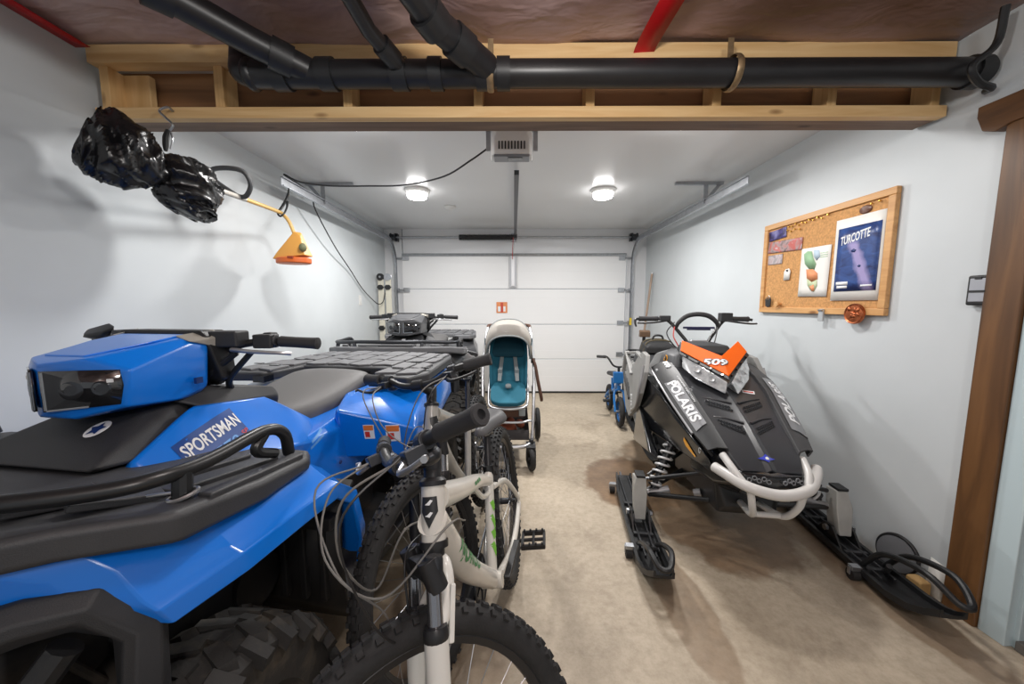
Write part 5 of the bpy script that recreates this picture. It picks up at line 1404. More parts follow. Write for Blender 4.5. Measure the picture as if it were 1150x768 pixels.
MB().tube([tuple(p + V((0, -.004, 0))) for p in A0], .006, 8, n=2).build('canopy_piping', strapf, cn)
MB().tube([tuple(p + V((0, -.002, .004))) for p in A2], .006, 8, n=2).build('canopy_piping', strapf, cn)
MB().hull([(x, y, z) for x in (-.15, .15) for y, z in ((.16, .80), (.31, .98), (.29, 1.05), (.15, .84))]).build('canopy_lining', dteal, cn, bev=.01)
for sx in (-1, 1):
    MB().cyl((sx * .19, .10, .78), (sx * .225, .10, .78), .022, 16).build('canopy_hinge', black_rough, st)
MB().tube([(.205, .08, .80), (.225, .05, .74), (.245, .02, .62), (.27, .0, .50), (.275, .0, .46)], [.011, .013, .014, .014, .012], 10).build('carry_strap', tan_l, st)
# basket with things in it
b = MB()
vs = [(sx * .165, y, z) for y, z in ((-.17, .275), (-.20, .205), (.24, .21), (.26, .34)) for sx in (-1, 1)]
b.mesh(vs, [(0, 1, 3, 2), (2, 3, 5, 4), (4, 5, 7, 6), (0, 2, 4, 6), (1, 3, 5, 7)]); bk = b.build('basket', mat('dark_mesh_basket', rgb(40, 36, 36), .8), st, solid=.005)
b = MB()
rr = random.Random(5)
for k in range(9): b.ball((rr.uniform(-.10, .10), rr.uniform(-.10, -.02), rr.uniform(.265, .31)), .042, 10, (1.2, .9, .7), (rr.random(), rr.random(), rr.random()))
cl = b.build('rumpled_cloth', mat('rust_cloth', rgb(126, 62, 40), .85, var=.35, vscale=16), None, loc=(-.045, 2.87, 0)); tag(cl, 'rust brown cloth bundled in the stroller basket', 'cloth')
# wheels
for sx in (-1, 1):
    w = MB().torus((sx * .175, -.285, .088), .066, .021, (1, .25 * sx, 0), 32, 10).build('front_wheel', rubber, st)
    b = MB().lathe([(.048, -.012), (.052, 0), (.048, .012)], (sx * .175, -.285, .088), (1, .25 * sx, 0), 24)
    for k in range(6):
        a = 2 * PI * k / 6; b.bar((sx * .175, -.285, .088), V((sx * .175, -.285, .088)) + V((0, .05 * math.cos(a), .05 * math.sin(a))), .012, .012)
    b.cyl((sx * .155, -.285, .088), (sx * .195, -.285, .088), .014, 12); b.build('wheel_hub', black, w)
    b = MB().hull([(sx * .175 + dx, y, z) for dx in (-.036, .036) for y, z in ((-.29, .14), (-.22, .19), (-.30, .185), (-.21, .20))]); b.box((sx * .175 - .034, -.285, .12), (.008, .03, .08)); b.box((sx * .175 + .034, -.285, .12), (.008, .03, .08)); b.cyl((sx * .18, -.235, .18), (sx * .18, -.235, .225), .018, 12); b.build('wheel_fork', black_rough, st, bev=.003)
    w = MB().torus((sx * .265, .36, .148), .125, .022, (1, 0, 0), 40, 10).build('rear_wheel', rubber, st)
    b = MB().lathe([(.10, -.012), (.106, 0), (.10, .012)], (sx * .265, .36, .148), (1, 0, 0), 32)
    for k in range(6):
        a = 2 * PI * k / 6; b.bar((sx * .265, .36, .148), V((sx * .265, .36, .148)) + V((0, .102 * math.cos(a), .102 * math.sin(a))), .012, .014)
    b.cyl((sx * .235, .36, .148), (sx * .285, .36, .148), .02, 14); b.build('wheel_hub', black, w)

# ================================================================== CHILD'S BIKE behind the snowmobile
kid_blue = mat('blue_kid_frame', rgb(44, 118, 190), .3, coat=.4)
kb = empty('child_bike', (1.115, 3.86, .002), 175, "small blue child's bike standing behind the snowmobile", 'bicycle')
for nm, y in (('front_wheel', .30), ('rear_wheel', -.30)):
    t = MB().torus((0, y, .155), .13, .025, (1, 0, 0), 40, 12).build(nm, rubber, kb)
    MB().lathe([(.10, -.014), (.106, 0), (.10, .014)], (0, y, .155), (1, 0, 0), 32).build('rim', kid_blue, t)
    b = MB()
    for k in range(10):
        a = 2 * PI * k / 10; b.tube([(0, y, .155), (0, y + .104 * math.cos(a), .155 + .104 * math.sin(a))], .003, 5, sm=False)
    b.cyl((-.04, y, .155), (.04, y, .155), .016, 12); b.build('spokes', steel, t)
b = MB().tube([(0, .19, .46), (0, .05, .33), (0, -.10, .28)], .022, 12); b.tube([(0, -.10, .28), (0, -.14, .42)], .018, 12)
for sx in (-1, 1): b.tube([(sx * .02, -.10, .29), (sx * .045, -.22, .22), (sx * .05, -.30, .155)], .011, 10)
b.cyl((0, .20, .42), (0, .185, .52), .024, 14); b.build('frame', kid_blue, kb)
b = MB().cyl((0, .205, .41), (0, .215, .36), .02, 12)
for sx in (-1, 1): b.tube([(sx * .0, .21, .37), (sx * .048, .225, .33), (sx * .048, .30, .155)], .012, 10)
b.build('fork', kid_blue, kb)
b = MB().cyl((0, .19, .50), (0, .175, .60), .014, 12); b.tube([(-.21, .12, .70), (-.12, .15, .70), (-.05, .175, .61), (.05, .175, .61), (.12, .15, .70), (.21, .12, .70)], .010, 10); h = b.build('handlebar', black_metal, kb)
for sx in (-1, 1): MB().cyl((sx * .13, .148, .70), (sx * .22, .115, .70), .015, 12).build('grip', grip_m, h)
b = MB().tube([(-.04, .19, .66), (-.16, .20, .69), (-.22, .17, .69)], .005, 6); b.build('brake_lever', black, h)
MB().hull([(x, y, z) for x, y, z in ((-.06, -.22, .46), (.06, -.22, .46), (.05, -.20, .49), (-.05, -.20, .49), (-.02, .0, .46), (.02, .0, .46), (0, -.01, .48), (.06, -.17, .45), (-.06, -.17, .45))]).build('saddle', black, kb, bev=.01)
b = MB()
for sx in (-1, 1): b.bar((sx * .04, -.08, .27), (sx * .05, -.02, .19), .012, .02); b.box((sx * .085, -.02, .185), (.07, .06, .02))
b.cyl((-.045, -.08, .27), (.045, -.08, .27), .03, 14); b.build('pedals', black, kb)
MB().hull([(x, y, z) for x in (-.07, .07) for y, z in ((.255, .44), (.26, .56), (.235, .56), (.235, .44))]).build('number_plate', kid_blue, kb, bev=.008)

# ================================================================== gear strapped behind the sled's seat
gx, gy = 1.20, 1.93
def sled(p):
    a = math.radians(172); return (gx + p[0] * math.cos(a) - p[1] * math.sin(a), gy + p[0] * math.sin(a) + p[1] * math.cos(a), p[2])
gb = empty('gear_bag', sled((.06, -1.35, .813)), 172, 'black bag lying on the snowmobile seat', 'bag')
MB().hull([(sx * x, y, z) for sx in (-1, 1) for x, y, z in ((.13, .14, .0), (.14, -.14, .0), (.13, .13, .06), (.12, -.13, .085), (.09, .10, .09), (.09, -.11, .105))]).build('bag_body', mat('black_nylon', rgb(32, 32, 34), .7, bump=.5, bscale=60), gb, bev=.02, seg=3)
b = MB()
for y in (-.06, .06): b.tube([(-.135, y, .02), (-.10, y, .10), (0, y, .116), (.10, y, .10), (.135, y, .02)], .006, 8)
b.build('bag_strap', mat('olive_strap', rgb(92, 82, 60), .7), gb)
MB().tube([(-.05, 0, .105), (-.03, 0, .15), (.03, 0, .15), (.05, 0, .105)], .009, 8).build('bag_handle', black, gb)
br = empty('camera_mount', sled((.13, -1.60, .815)), 172, 'small brown and black bracket standing behind the black bag on the sled', 'bracket')
b = MB().box((0, 0, .012), (.06, .06, .022)); b.cyl((0, 0, .02), (0, 0, .12), .016, 12); b.build('stand', black_metal, br, bev=.003)
MB().hull([(x, y, z) for x in (-.055, .045) for y, z in ((-.03, .115), (.03, .115), (.03, .17), (-.02, .185))]).build('head', mat('brown_case', rgb(94, 72, 54), .5), br, bev=.006)

# ================================================================== THINGS ON THE RIGHT WALL
def onR(y, z, d=0.): return V((XR - d, y, z))
def wallbox(b, y0, y1, z0, z1, d0, d1): return b.box((XR - (d0 + d1) / 2, (y0 + y1) / 2, (z0 + z1) / 2), (abs(d1 - d0), abs(y1 - y0), abs(z1 - z0)))
oak = wood('oak_frame', rgb(190, 140, 86), rgb(216, 168, 112), 1, 3, .45)
cork = mat('cork', rgb(196, 146, 92), .85, var=.22, vscale=90, bump=.5, bscale=150)
cb = empty('cork_board', (XR, 2.185, 1.50), 0, 'oak framed cork board hanging on the right wall', 'notice board')
def onB(o):
    o.parent = cb; o.matrix_parent_inverse = Matrix.Translation((-XR, -2.185, -1.50)); return o
Y0, Y1, Z0, Z1 = 1.742, 2.628, 1.195, 1.805
onB(wallbox(MB(), Y0 + .02, Y1 - .02, Z0 + .02, Z1 - .02, .002, .014).build('cork_sheet', cork))
fw = .036
for (a, c, e, f) in ((Y0, Y1, Z1 - fw, Z1), (Y0, Y1, Z0, Z0 + fw), (Y0, Y0 + fw, Z0 + fw, Z1 - fw), (Y1 - fw, Y1, Z0 + fw, Z1 - fw)):
    onB(wallbox(MB(), a, c, e, f, .001, .026).build('frame_rail', oak, bev=.004))
DF = .0145   # cork face
def sheet(name, y0, y1, z0, z1, m, label, cat_, parent=None, d=.0015, tilt=0., d0=DF + .0035):
    cy, cz = (y0 + y1) / 2, (z0 + z1) / 2
    M = Matrix.Translation((XR - d0 - d / 2 - .0004, cy, cz)) @ Matrix.Rotation(tilt, 4, 'X')
    b = MB(); w, h = abs(y1 - y0), abs(z1 - z0); n = 6; vs = []
    for i in range(n + 1):
        for j in range(n + 1):
            vs.append(M @ V((-.002 * math.sin(i * 1.3) * (j / n) if not parent else 0, (i / n - .5) * w, (j / n - .5) * h)))
    b.mesh(vs, [(i * (n + 1) + j, (i + 1) * (n + 1) + j, (i + 1) * (n + 1) + j + 1, i * (n + 1) + j + 1) for i in range(n) for j in range(n)])
    o = b.build(name, m, parent, solid=d if not parent else .0005, off=0)
    if label: tag(o, label, cat_)
    return o
def blob(name, poly, m, parent, d):
    """flat printed shape: list of (y, z)"""
    b = MB(); b.mesh([onR(y, z, d) for y, z in poly], [tuple(range(len(poly)))])
    return b.build(name, m, parent, solid=.0004, off=0)
paper = mat('white_paper', rgb(232, 231, 226), .7)
def photo_mat(name, cols, scale, stretch=(1, 1, 1)):
    m, nt, b = _nt(name); N, L = nt.nodes, nt.links
    tc = N.new('ShaderNodeTexCoord'); mp = N.new('ShaderNodeMapping'); mp.inputs['Scale'].default_value = stretch
    n = N.new('ShaderNodeTexNoise'); n.inputs['Scale'].default_value = scale; n.inputs['Detail'].default_value = 5; n.inputs['Distortion'].default_value = .6
    L.new(tc.outputs['Object'], mp.inputs['Vector']); L.new(mp.outputs['Vector'], n.inputs['Vector'])
    r = N.new('ShaderNodeValToRGB'); e = r.color_ramp.elements
    while len(e) < len(cols): e.new(.5)
    for k, c in enumerate(cols): e[k].position = .3 + .42 * k / (len(cols) - 1); e[k].color = (*c, 1)
    L.new(n.outputs['Fac'], r.inputs['Fac']); L.new(r.outputs['Color'], b.inputs['Base Color']); b.inputs['Roughness'].default_value = .3
    return m
po = sheet('poster', 1.783, 2.05, 1.272, 1.712, paper, 'white bordered blue snow poster pinned on the cork board', 'poster')
def poster_mat():
    m, nt, b = _nt('blue_snow_print'); N, L = nt.nodes, nt.links
    tc = N.new('ShaderNodeTexCoord'); sp = N.new('ShaderNodeSeparateXYZ'); L.new(tc.outputs['Object'], sp.inputs['Vector'])
    def mth(op, a, c):
        k = N.new('ShaderNodeMath'); k.operation = op
        for q, v in enumerate((a, c)):
            if isinstance(v, (int, float)): k.inputs[q].default_value = v
            elif v is not None: L.new(v, k.inputs[q])
        return k.outputs[0]
    mp = N.new('ShaderNodeMapping'); mp.inputs['Scale'].default_value = (1, 1, 2.4); L.new(tc.outputs['Object'], mp.inputs['Vector'])
    n = N.new('ShaderNodeTexNoise'); n.inputs['Scale'].default_value = 9; n.inputs['Detail'].default_value = 6; n.inputs['Distortion'].default_value = .8; L.new(mp.outputs['Vector'], n.inputs['Vector'])
    r = N.new('ShaderNodeValToRGB'); e = r.color_ramp.elements
    e[0].position = .32; e[0].color = (*rgb(24, 36, 86), 1); e[1].position = .72; e[1].color = (*rgb(58, 92, 158), 1); L.new(n.outputs['Fac'], r.inputs['Fac'])
    # a churned pale streak running down the slope
    n2 = N.new('ShaderNodeTexNoise'); n2.inputs['Scale'].default_value = 26; n2.inputs['Detail'].default_value = 6; L.new(tc.outputs['Object'], n2.inputs['Vector'])
    cy = mth('MULTIPLY_ADD', sp.outputs['Z'], .42); cy.node.inputs[2].default_value = 1.282      # centre line y(z)
    d = mth('ABSOLUTE', mth('SUBTRACT', sp.outputs['Y'], cy), None)
    w = mth('MULTIPLY_ADD', n2.outputs['Fac'], .05); w.node.inputs[2].default_value = .012
    f = mth('DIVIDE', d, w)
    mr = N.new('ShaderNodeMapRange'); mr.inputs['From Min'].default_value = .35; mr.inputs['From Max'].default_value = 1.05; mr.inputs['To Min'].default_value = .85; mr.inputs['To Max'].default_value = 0; L.new(f, mr.inputs['Value'])
    top = N.new('ShaderNodeMapRange'); top.inputs['From Min'].default_value = 1.60; top.inputs['From Max'].default_value = 1.565; L.new(sp.outputs['Z'], top.inputs['Value'])
    fac = mth('MULTIPLY', mr.outputs['Result'], top.outputs['Result'])
    k = N.new('ShaderNodeMix'); k.data_type = 'RGBA'; L.new(fac, k.inputs['Factor']); L.new(r.outputs['Color'], k.inputs['A']); k.inputs['B'].default_value = (*rgb(168, 156, 202), 1)
    L.new(k.outputs['Result'], b.inputs['Base Color']); b.inputs['Roughness'].default_value = .35
    return m
pic = sheet('picture', 1.797, 2.032, 1.322, 1.662, poster_mat(), None, None, po, d0=DF + .0062)
blob('rider', [(1.950, 1.535), (1.935, 1.545), (1.918, 1.535), (1.928, 1.525), (1.942, 1.526)], navy, po, DF + .0080)
blob('rider', [(1.905, 1.452), (1.895, 1.458), (1.885, 1.452), (1.89, 1.444), (1.90, 1.445)], navy, po, DF + .0080)
text('TURCOTTE', white_print, po, onR(1.93, 1.606, DF + .0084), (0, -1, .16), (0, .16, 1), .165, .046, .35, thick=.0005, bold=.02)
for (y, z, w, h, t_) in ((1.985, 1.365, .07, .018, 'SNOW'), (1.983, 1.345, .062, .014, 'TOUR'), (1.848, 1.348, .06, .009, 'LIVE')):
    blob('logo_block', [(y + w / 2, z - h / 2), (y + w / 2, z + h / 2), (y - w / 2, z + h / 2), (y - w / 2, z - h / 2)], white_print, po, DF + .0084)
mp_ = sheet('map', 2.075, 2.283, 1.298, 1.592, paper, 'white map sheet with green and orange regions on the cork board', 'map', tilt=.02)
gr, orr, lg, bl = (mat(n, c, .6) for n, c in (('map_green', rgb(150, 190, 150)), ('map_orange', rgb(226, 150, 104)), ('map_pale_green', rgb(196, 208, 170)), ('map_blue', rgb(186, 206, 222))))
blob('map_region', [(2.262, 1.56), (2.235, 1.575), (2.205, 1.57), (2.19, 1.53), (2.165, 1.49), (2.175, 1.46), (2.215, 1.465), (2.25, 1.50)], gr, mp_, DF + .0068)
blob('map_region', [(2.235, 1.465), (2.185, 1.462), (2.15, 1.435), (2.145, 1.40), (2.185, 1.385), (2.225, 1.41)], orr, mp_, DF + .0072)
blob('map_region', [(2.225, 1.41), (2.185, 1.385), (2.15, 1.40), (2.145, 1.36), (2.165, 1.325), (2.19, 1.335), (2.215, 1.365)], lg, mp_, DF + .0068)
blob('map_region', [(2.20, 1.36), (2.17, 1.37), (2.16, 1.335), (2.178, 1.328)], orr, mp_, DF + .0076)
blob('map_region', [(2.19, 1.575), (2.15, 1.57), (2.14, 1.53), (2.165, 1.51), (2.185, 1.535)], bl, mp_, DF + .0068)
for k in range(3): blob('map_note', [(2.14, 1.552 - .012 * k), (2.14, 1.548 - .012 * k), (2.09, 1.548 - .012 * k), (2.09, 1.552 - .012 * k)], gr, mp_, DF + .0068)
p1_ = sheet('photo', 2.425, 2.583, 1.692, 1.758, photo_mat('dusk_photo', [rgb(28, 26, 58), rgb(66, 58, 120), rgb(130, 128, 176), rgb(40, 38, 74)], 16), 'dark violet photo at the top left corner of the cork board', 'photo', tilt=-.06)
p2_ = sheet('photo', 2.285, 2.583, 1.600, 1.676, photo_mat('red_truck_photo', [rgb(92, 74, 78), rgb(170, 150, 150), rgb(196, 96, 88), rgb(204, 196, 200), rgb(110, 100, 110)], 13), 'reddish photo strip below the violet photo on the cork board', 'photo', tilt=.05)
p3_ = sheet('photo', 2.445, 2.578, 1.525, 1.59, photo_mat('snow_photo', [rgb(96, 92, 98), rgb(196, 186, 188), rgb(150, 110, 110)], 18), 'small pale photo hanging lowest of the three photos', 'photo', tilt=.03, d0=DF + .0015)
tg = MB().mesh([onR(y, z, DF + .0068) for y, z in ((2.415, 1.41), (2.415, 1.465), (2.402, 1.482), (2.375, 1.485), (2.36, 1.468), (2.365, 1.412))], [(0, 1, 2, 3, 4, 5)]).build('price_tag', paper, solid=.002, off=0)
tag(tg, 'small white tag pinned left of the map on the cork board', 'tag')
MB().cyl(onR(2.385, 1.472, DF + .003), onR(2.385, 1.472, DF + .014), .006, 10).build('pin', black, tg)
brass = mat('brass', rgb(214, 176, 84), .25, .9)
for k, (y, z) in enumerate(((2.40, 1.755), (2.372, 1.752), (2.345, 1.762), (2.318, 1.748), (2.292, 1.758), (2.265, 1.752), (2.238, 1.762), (2.41, 1.735), (2.38, 1.722), (2.35, 1.73), (2.31, 1.722), (2.21, 1.756), (2.18, 1.762), (2.15, 1.752), (2.11, 1.762), (1.86, 1.755), (1.82, 1.757))):
    t = MB().lathe([(0, .0), (.002, .0), (.002, .006), (.0055, .008), (.0055, .011), (.004, .014), (0, .014)], onR(y, z, DF), (-1, 0, 0), 12).build('push_pin', brass)
    tag(t, 'small brass push pin near the top edge of the cork board', 'push pin', 'brass push pins along the top of the cork board')
copper = mat('copper', rgb(172, 98, 62), .35, .8, var=.25, vscale=60, bump=.6, bscale=60)
md = MB().lathe([(0, .012), (.03, .014), (.044, .012), (.05, .016), (.054, .010), (.054, .002), (0, .002)], onR(1.882, 1.202, .027), (-1, 0, 0), 36).build('medallion', copper)
tag(md, 'round copper medallion hanging over the lower edge of the cork board', 'medallion')
b = MB()
rr = random.Random(2)
for k in range(9): b.ball(onR(1.882 + rr.uniform(-.027, .027), 1.202 + rr.uniform(-.027, .027), .041), .010, 10, (.5, 1.3, .8), (rr.random() * 3, 0, 0))
b.build('relief', copper, md)
ov = MB().lathe([(0, .008), (.028, .006), (.034, .002), (.034, .0), (0, 0)], onR(1.895, 1.735, DF + .001), (-1, 0, 0), 28); 
for v in ov.bm.verts: v.co.z = 1.735 + (v.co.z - 1.735) * .62
tag(ov.build('oval_badge', mat('brown_badge', rgb(98, 58, 38), .4)), 'brown oval badge above the blue poster', 'badge')
ck = empty('key_bunch', onR(2.545, 1.275, DF), 0, 'dark bunch of keys hanging in the lower left corner of the cork board', 'keys')
b = MB()
for k in range(3): b.box((-.006 - .004 * k, .018 - .022 * k, -.012 - .006 * (k % 2)), (.003, .018, .05), (.15 * (k - 1), 0, 0)); b.torus((-.006 - .004 * k, .018 - .022 * k, .014), .008, .0022, (1, 0, 0), 16, 6)
b.build('keys', black_metal, ck)
MB().torus((-.005, -.0, .022), .014, .0018, (1, 0, 0), 24, 6).build('key_ring', steel, ck)
wk = MB().lathe([(0, 0), (.010, 0), (.010, .012), (.018, .02), (.018, .032), (0, .036)], onR(2.435, 1.252, DF + .0), (-1, 0, 0), 18).build('wooden_peg', oak); tag(wk, 'small pale wooden peg beside the keys on the cork board', 'peg')
cp = empty('bulldog_clip', onR(2.085, 1.205, .027), 0, 'clear clip gripping the bottom rail of the cork board', 'clip')
MB().hull([(-x, y, z) for x in (0.0, .012) for y, z in ((-.018, -.05), (.018, -.05), (.014, .02), (-.014, .02))]).build('clip_body', mat('translucent_plastic', rgb(176, 182, 186), .2), cp, bev=.003)
MB().cyl((-.014, -.014, .012), (-.014, .014, .012), .005, 10).build('clip_spring', steel, cp)
tc_ = empty('wall_control', onR(1.398, 1.305, 0), 0, 'grey wall control with a black rim beside the brown door post', 'wall control')
MB().hull([(-x, y, z) for x in (.001, .028) for y, z in ((-.036, -.058), (.036, -.058), (.036, .058), (-.036, .058))]).build('rim', black, tc_, bev=.007, seg=3)
MB().hull([(-x, y, z) for x in (.026, .031) for y, z in ((-.024, -.044), (.026, -.044), (.026, .046), (-.024, .046))]).build('face_plate', mat('light_grey_face', rgb(164, 168, 176), .35), tc_, bev=.003)
MB().box((-.032, 0, -.004), (.003, .05, .008)).build('divider', black, tc_)
MB().box((-.032, 0, .046), (.003, .02, .008)).build('notch', black, tc_)

# ================================================================== TRIMMER AND ITS BAGS, HANGING ON THE LEFT
bag_m = mat('black_bin_liner', rgb(20, 20, 22), .26, spec=.6)
def crumple(name, ctrl, label, seed, seg=64):
    """bag skin lofted along ctrl [(centre, radius_h, radius_v)]; pleats run along it and break into small creases"""
    P = cat([c for c, _, _ in ctrl], 14); n = len(P); rings = []
    for i, p in enumerate(P):
        t = i / 14; k = min(int(t), len(ctrl) - 2); f = t - k; f = f * f * (3 - 2 * f)
        rh = ctrl[k][1] + (ctrl[k + 1][1] - ctrl[k][1]) * f; rv = ctrl[k][2] + (ctrl[k + 1][2] - ctrl[k][2]) * f
        d = (P[min(n - 1, i + 1)] - P[max(0, i - 1)]).normalized(); sx_ = d.cross(V((0, 0, 1))).normalized(); uz = sx_.cross(d)
        ring = []
        for q in range(seg):
            a = 2 * PI * q / seg; v = sx_ * math.cos(a) * rh + uz * math.sin(a) * rv
            w = p + v; c_, s_ = math.cos(a + t * .5), math.sin(a + t * .5)
            pleat = 1 - 2 * abs(noise.noise(V((c_ * 2.3 + seed, s_ * 2.3, t * .55))))
            fine = 1 - 2 * abs(noise.noise(V((c_ * 5.5 + seed, s_ * 5.5, t * 1.7 + 3))))
            tiny = noise.noise(w * 38 + V((seed, 0, 0)))
            m_ = min(1., max(rh, rv) / .1)
            ring.append(w + v.normalized() * m_ * (.024 * pleat + .007 * fine + .0012 * tiny - .018))
        rings.append(ring)
    o = MB().loft(rings).build(name, bag_m, None, angle=50)
    return tag(o, label, 'bin bag') if label else o
bag_ = crumple('bin_bag', [((-1.585, 1.375, 1.878), .03, .05), ((-1.575, 1.385, 1.872), .09, .115), ((-1.545, 1.41, 1.855), .115, .13), ((-1.51, 1.44, 1.825), .12, .13), ((-1.475, 1.475, 1.79), .105, .105), ((-1.45, 1.505, 1.76), .065, .06), ((-1.445, 1.515, 1.75), .02, .02)], 'black bin bag tied round the trimmer motor, hanging from the bulkhead hook', 1.7)
bag2_ = crumple('bag_end', [((-1.50, 1.57, 1.675), .02, .02), ((-1.49, 1.575, 1.685), .07, .06), ((-1.468, 1.595, 1.712), .12, .12), ((-1.45, 1.62, 1.748), .138, .145), ((-1.435, 1.67, 1.778), .115, .12), ((-1.435, 1.71, 1.795), .06, .06), ((-1.438, 1.735, 1.80), .02, .02)], None, 5.2)
bag2_.parent = bag_
tm = empty('string_trimmer', (-1.44, 1.72, 1.805), 0, 'orange string trimmer hanging by the left wall with its motor bagged', 'string trimmer')
T0 = V((-1.44, 1.72, 1.805)); L_ = lambda p: V(p) - T0
yel = mat('yellow_ochre_tube', rgb(214, 172, 96), .4, coat=.2)
MB().tube([L_((-1.44, 1.74, 1.805)), L_((-1.475, 2.02, 1.825))], .013, 12, sm=False).build('upper_shaft', mat('pale_grey_tube', rgb(190, 186, 178), .4), tm)
MB().tube([L_((-1.475, 2.02, 1.825)), L_((-1.525, 2.36, 1.848)), L_((-1.535, 2.44, 1.845)), L_((-1.515, 2.47, 1.80)), L_((-1.488, 2.475, 1.72))], .012, 12).build('lower_shaft', yel, tm)
MB().tube([L_((-1.468, 1.97, 1.825)), L_((-1.50, 1.955, 1.845)), L_((-1.565, 1.93, 1.90)), L_((-1.56, 1.92, 1.945)), L_((-1.47, 1.92, 1.952)), L_((-1.405, 1.93, 1.935)), L_((-1.39, 1.95, 1.88)), L_((-1.43, 1.97, 1.83))], .012, 10, closed=True).build('loop_handle', mat('grey_loop', rgb(72, 74, 76), .5), tm)
hd = V((-1.50, 2.475, 1.60))
b = MB().hull([L_(hd + V(p)) for p in ((.02, -.02, .14), (.045, .02, .14), (-.0, .02, .14), (.06, -.02, .11), (.10, .05, -.02), (.10, -.05, -.02), (-.12, .06, -.045), (-.12, -.05, -.045), (-.09, .05, -.0), (-.085, -.05, .0), (-.02, .03, .10), (.06, .04, .05))]); b.build('motor_head', mat('ochre_plastic', rgb(220, 160, 78), .45), tm, bev=.01)
b = MB().hull([L_(hd + V(p)) for p in [(.115 * math.cos(a) - .005, .085 * math.sin(a), z + .012) for a in [2 * PI * k / 16 for k in range(16)] for z in (-.045, -.085)]]); b.build('guard', mat('orange_guard', rgb(214, 104, 44), .45), tm, bev=.01)
MB().ball(L_(hd + V((.088, -.045, .03))), .03, 16, (.8, .8, 1)).build('spool', mat('olive_spool', rgb(110, 112, 80), .6), tm)
MB().box(L_(hd + V((.02, -.075, -.038))), (.04, .02, .018)).build('guard_tab', mat('dark_red_tab', rgb(150, 60, 34), .5), tm, bev=.004)
hk = empty('hanging_hook', (-1.425, 1.565, 2.045), 0, 'steel hook and cord hanging the bin bag from the bulkhead', 'hook')
MB().tube([(0, .01, .01), (-.0, -.015, .012), (-.02, -.03, -.01), (.0, -.025, -.035), (.02, -.02, -.06), (.0, -.02, -.085)], .0045, 8).build('hook', steel, hk)
b = MB().tube([(.0, -.02, -.08), (-.008, -.025, -.11), (-.008, -.03, -.145), (-.008, -.032, -.166)], [.009, .011, .010, .006], 8); b.build('cord', black, hk)
MB().tube([(.012, -.022, -.09), (.018, -.025, -.12), (.010, -.03, -.158)], .003, 6).build('wire', steel, hk)
sp_ = MB().tube([(-1.575, 2.585, 2.06), (-1.565, 2.545, 1.99), (-1.553, 2.46, 1.90), (-1.552, 2.41, 1.85), (-1.53, 2.40, 1.826), (-1.508, 2.41, 1.85), (-1.52, 2.46, 1.90), (-1.54, 2.50, 1.945)], [.004, .009, .009, .006, .006, .006, .006, .009], 8).build('bungee_strap', black); tag(sp_, 'black strap tying the trimmer shaft to the left door track', 'strap')

# ================================================================== CORDS
o = MB().tube([(-.16, 2.30, 2.205), (-.27, 2.34, 2.15), (-.45, 2.40, 2.075), (-.72, 2.47, 2.045), (-1.0, 2.54, 2.06), (-1.30, 2.58, 2.075), (-1.50, 2.59, 2.105), (-1.585, 2.575, 2.145), (-1.60, 2.60, 2.148), (-1.62, 2.8, 2.15), (-1.65, 3.02, 2.14), (-1.665, 3.08, 2.04), (-1.70, 3.45, 1.80), (-1.745, 3.85, 1.62), (-1.755, 4.15, 1.44), (-1.735, 4.40, 1.31), (-1.70, 4.50, 1.255), (-1.655, 4.535, 1.29), (-1.63, 4.54, 1.40)], .0055, 8).build('power_cord', black)
tag(o, 'black power cord looping from the opener along the left track', 'cord')
# outlet on the left wall
ow = empty('wall_switch', (XL, 4.14, 1.30), 0, 'white switch plate on the left wall near the garage door', 'switch')
MB().hull([(x, y, z) for x in (.0, .007) for y, z in ((-.036, -.058), (.036, -.058), (.036, .058), (-.036, .058))]).build('plate', white_plastic, ow, bev=.003)
MB().box((.009, 0, 0), (.008, .016, .035)).build('toggle', white_plastic, ow, bev=.002)

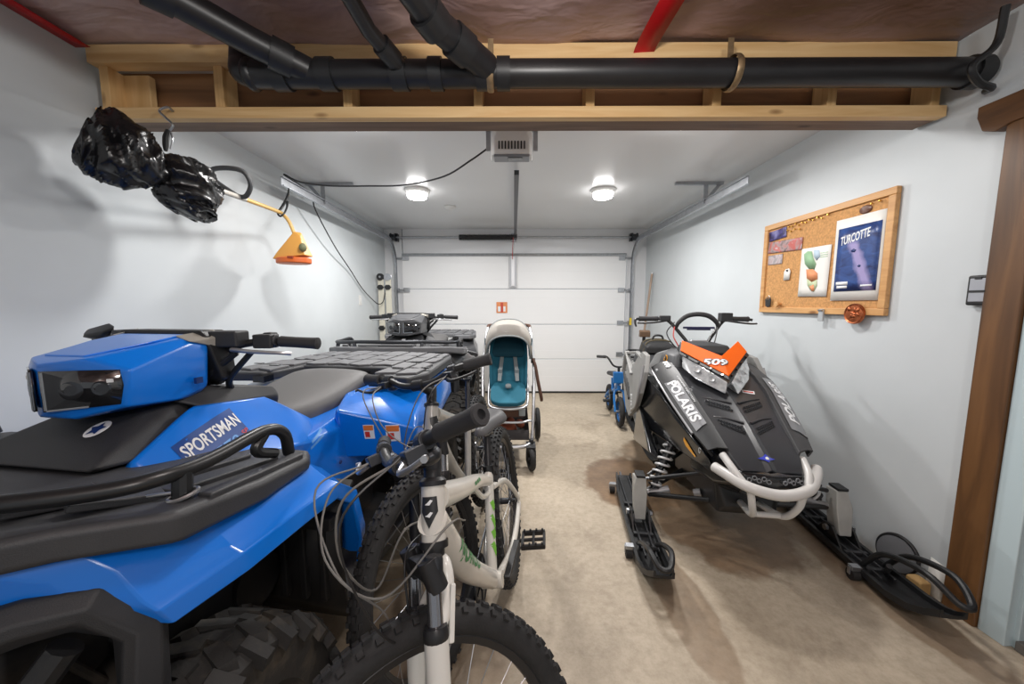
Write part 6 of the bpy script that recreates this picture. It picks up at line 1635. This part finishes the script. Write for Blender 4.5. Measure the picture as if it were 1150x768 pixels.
# ================================================================== FAR CORNERS
crm = mat('cream_board_paint', rgb(216, 212, 196), .45, var=.05, vscale=6)
for k, (x, lab) in enumerate(((-1.70, 'cream board standing nearest the left wall in the far corner'), (-1.605, 'cream board standing beside the left door track in the far corner'))):
    bd_ = empty('board', (x, 4.60, 0), 0, lab, 'board')
    MB().hull([(dx, dy, z) for dx in (-.036, .036) for dy in (-.012, .012) for z in (0.001, 1.57)]).build('plank', crm, bd_, bev=.005)
    b = MB().lathe([(0, -.016), (.045, -.016), (.045, -.010), (.034, -.006), (.034, .006), (.045, .010), (.045, .016), (0, .016)], (.0, -.012, 1.60), (0, 1, 0), 28); b.build('pulley', black if k == 0 else galv, bd_)
    MB().cyl((0, -.036, 1.60), (0, -.02, 1.60), .012, 12).build('pulley_hub', galv, bd_)
    for z in ((1.47,) if k else (1.47, .95, .6)):
        b = MB().hull([(dx, dy, z + dz) for dx, dz in ((-.045, 0), (-.02, -.03), (.02, -.03), (.045, 0), (.02, .03), (-.02, .03)) for dy in (-.035, -.013)]); b.build('clamp', black, bd_, bev=.004)
pl = empty('wooden_pole', (1.60, 4.60, .012), 0, 'long wooden pole leaning in the far right corner', 'pole')
MB().tube([(0, 0, 0), (.18, .06, 1.64)], .014, 12, sm=False).build('shaft', wood('grey_wood', rgb(150, 128, 112), rgb(178, 156, 138), 2), pl)
MB().cyl((.18, .06, 1.63), (.1805, .0602, 1.645), .016, 12).build('end_cap', alu, pl)

# things on the floor against the wall behind the right ski
lid = empty('grey_lid', (1.790, 1.56, .092), 0, 'round grey lid with a black rim leaning on the right wall', 'lid')
b = MB().lathe([(0, .0), (.072, .0), (.078, .008), (.06, .012), (.02, .016), (0, .016)], (0, 0, 0), (-.98, -.1, .14), 36); b.build('disc', mat('grey_translucent_lid', rgb(112, 114, 118), .3), lid)
MB().torus((0, 0, .004), .080, .008, (-.98, -.1, .14), 40, 8).build('rim', black, lid)
blk = MB().hull([(1.765 + x, 1.445 + y, .002 + z) for x in (-.025, .025) for y in (-.03, .03) for z in (0, .06)] + [(1.765, 1.445, .075)]).build('tan_block', mat('tan_foam', rgb(186, 150, 98), .8, bump=.4, bscale=80), bev=.006); tag(blk, 'tan block on the floor beside the grey lid', 'block')
pp = MB().mesh([(1.797, 1.45, .005), (1.797, 1.385, .005), (1.814, 1.385, .15), (1.814, 1.45, .16)], [(0, 1, 2, 3)]).build('paper_sheet', paper, solid=.002, off=0); tag(pp, 'white paper propped on the wall by the ski tip', 'paper')
